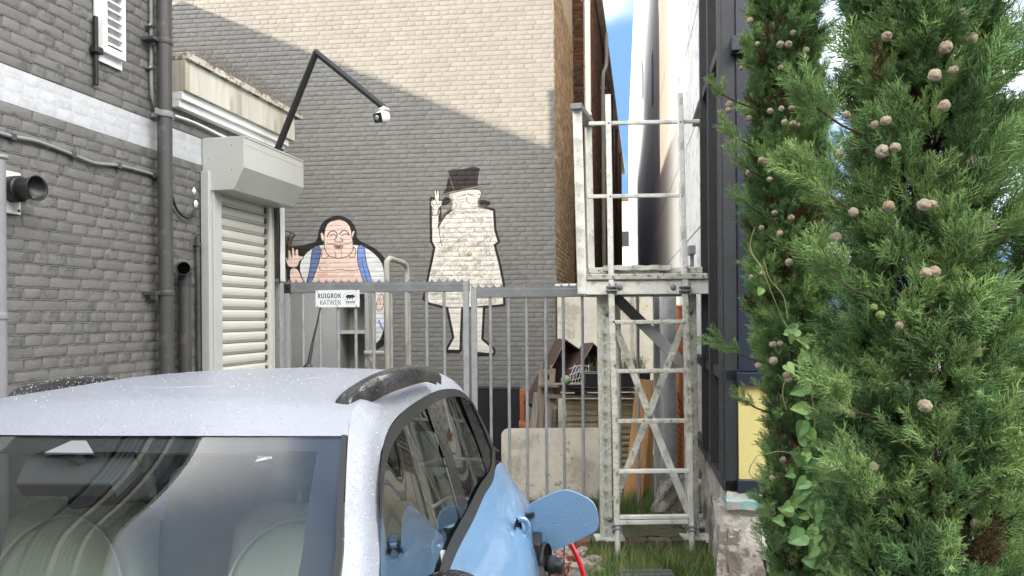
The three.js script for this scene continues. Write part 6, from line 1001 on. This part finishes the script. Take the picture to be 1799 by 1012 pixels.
// ---------------------------------------------------------------- bindweed climbing the narrower cypress
{
  const t = thing('bindweed_vine', 'bright heart-leaved bindweed climbing the front of the narrower cypress', 'vine', WORLD, P(1450, 1000, 2.25).toArray()), rnd = rngOf(501);
  const D = 2.16, stemPts = [[1326, 400], [1318, 435], [1340, 475], [1358, 520], [1380, 570], [1408, 600], [1412, 640], [1425, 690], [1432, 740], [1424, 790], [1438, 850], [1432, 900], [1452, 960], [1470, 1030]].map(([x, y], i) => P(x, y, D + 0.02 * Math.sin(i * 2)));
  const stemMat = textured([0.24, 0.24, 0.11], 0.3, 4, { r: 0.8 }), leafMat = M({ physical: true, c: [1, 1, 1], map: mottled([0.2, 0.36, 0.13], 0.2, [], 6, 256), r: 0.5, bumpMap: again(bumpFine, 8), bumpScale: 0.0006 }), leafPale = M({ physical: true, c: [1, 1, 1], map: mottled([0.27, 0.42, 0.14], 0.2, [], 6, 256), r: 0.5 });
  put('stem', tube(stemPts, 0.0019, 90, 6), stemMat, t); put('stem', tube([[1342, 455], [1352, 490], [1376, 520], [1384, 560]].map(([x, y]) => P(x, y, D)), 0.0016, 20, 5), stemMat, t); put('stem', tube([[1385, 650], [1375, 690], [1382, 720]].map(([x, y]) => P(x, y, D)), 0.0016, 14, 5), stemMat, t); put('stem', tube([[1340, 850], [1316, 830], [1330, 800]].map(([x, y]) => P(x, y, D - 0.02)), 0.0014, 14, 5), stemMat, t); put('stem', tube([[1345, 798], [1370, 793], [1400, 800], [1420, 810]].map(([x, y]) => P(x, y, D - 0.02)), 0.0015, 14, 5), stemMat, t);
  const leaf = (seed) => {       // heart shape folded along its midrib, tip towards +y
    const half = [[0, 0.12], [0.14, 0.0], [0.3, 0.0], [0.42, 0.14], [0.43, 0.32], [0.34, 0.55], [0.2, 0.78], [0.07, 0.94], [0, 1]], pos = [], idx = [], r = rngOf(seed), fold = 0.18 + 0.25 * r(), curl = 0.15 + 0.3 * r(), z = (x, y) => fold * Math.abs(x) - curl * Math.pow(Math.max(0, y - 0.4), 2) + 0.03 * Math.sin(y * 9 + x * 7);
    for (const s of [1, -1]) { const k = pos.length / 3; half.forEach(([x, y]) => { pos.push(0, Math.max(0.12, y), z(0, y), s * x * 0.5, y, z(x * 0.5, y), s * x, y, z(x, y)); }); for (let i = 0; i + 1 < half.length; i++) for (let j = 0; j < 2; j++) { const a = k + i * 3 + j; idx.push(a, a + 1, a + 3, a + 1, a + 4, a + 3); } }
    const g = new THREE.BufferGeometry(); g.setAttribute('position', new THREE.Float32BufferAttribute(pos, 3)); g.setIndex(idx); g.computeVertexNormals(); return planarUV(g, (x) => x * 0.1, (x, y) => y * 0.1);
  };
  const LV = [1, 2, 3, 4].map(leaf), b = base.get(t), at = [[1398, 576, 17, 90], [1405, 578, 26, 100], [1392, 600, 18, 30], [1420, 607, 24, 75], [1408, 622, 22, 250], [1428, 614, 20, 120], [1415, 640, 24, 20], [1430, 655, 26, -40], [1420, 668, 24, 170], [1437, 676, 28, -60], [1412, 680, 26, 120], [1428, 690, 24, 30], [1440, 720, 34, -110], [1418, 718, 26, 100], [1410, 738, 30, 160], [1446, 745, 28, -50], [1428, 735, 24, 10], [1422, 778, 26, 60], [1436, 786, 24, -60], [1418, 800, 30, 200], [1432, 805, 28, -20], [1400, 792, 18, 80], [1425, 826, 26, 190], [1440, 832, 26, -60], [1420, 842, 24, 120], [1436, 852, 28, -100], [1394, 830, 18, 100], [1410, 860, 26, 150], [1444, 850, 22, -30], [1428, 870, 30, -160], [1446, 876, 26, -80], [1400, 872, 30, 130], [1390, 888, 22, 110], [1395, 896, 26, 90], [1376, 915, 22, 100], [1432, 895, 26, 170], [1450, 900, 28, -60], [1438, 905, 24, 60], [1420, 880, 24, 100], [1445, 918, 32, -90], [1436, 934, 30, 150], [1462, 926, 28, -100], [1418, 938, 32, 120], [1450, 948, 34, -130], [1468, 944, 26, -60], [1430, 955, 28, 140], [1405, 928, 22, 130], [1460, 965, 34, -120], [1470, 978, 30, -60], [1450, 975, 30, 160], [1440, 985, 28, 100], [1462, 995, 36, -150], [1478, 1000, 28, -50], [1452, 1008, 34, 170], [1490, 968, 22, -90], [1498, 950, 20, -60], [1340, 506, 14, 160], [1380, 640, 20, 200], [1418, 755, 22, -140], [1434, 765, 22, 100], [1408, 812, 22, 60], [1445, 812, 22, -100]];
  for (let i = 0; i < 46; i++) { const k = 0.42 + 0.58 * rnd(), q = curve([[1398, 590], [1412, 640], [1428, 700], [1432, 760], [1426, 800], [1438, 850], [1432, 900], [1448, 950], [1466, 1010]].map(([x, y]) => V(x, y, 0))).getPoint(k); at.push([q.x + (rnd() - 0.5) * 46, q.y, 12 + 12 * rnd(), rnd() * 360]); }
  for (const [px, py, s, deg] of at) { const L = s * D / FOCAL * 1.12, p = P(px, py, D - 0.02 - rnd() * 0.05), m = new THREE.Mesh(LV[Math.floor(rnd() * 4)], rnd() < 0.6 ? leafMat : leafPale); m.name = 'leaf'; m.position.set(p.x - b.x, p.y - b.y, p.z - b.z); m.rotation.set((rnd() - 0.6) * 0.9, (rnd() - 0.5) * 1.1, deg * Math.PI / 180 + Math.PI * 0 + (rnd() - 0.5) * 0.4); m.scale.setScalar(L); m.castShadow = m.receiveShadow = true; t.add(m); }
}
renderer.render(scene, camera);
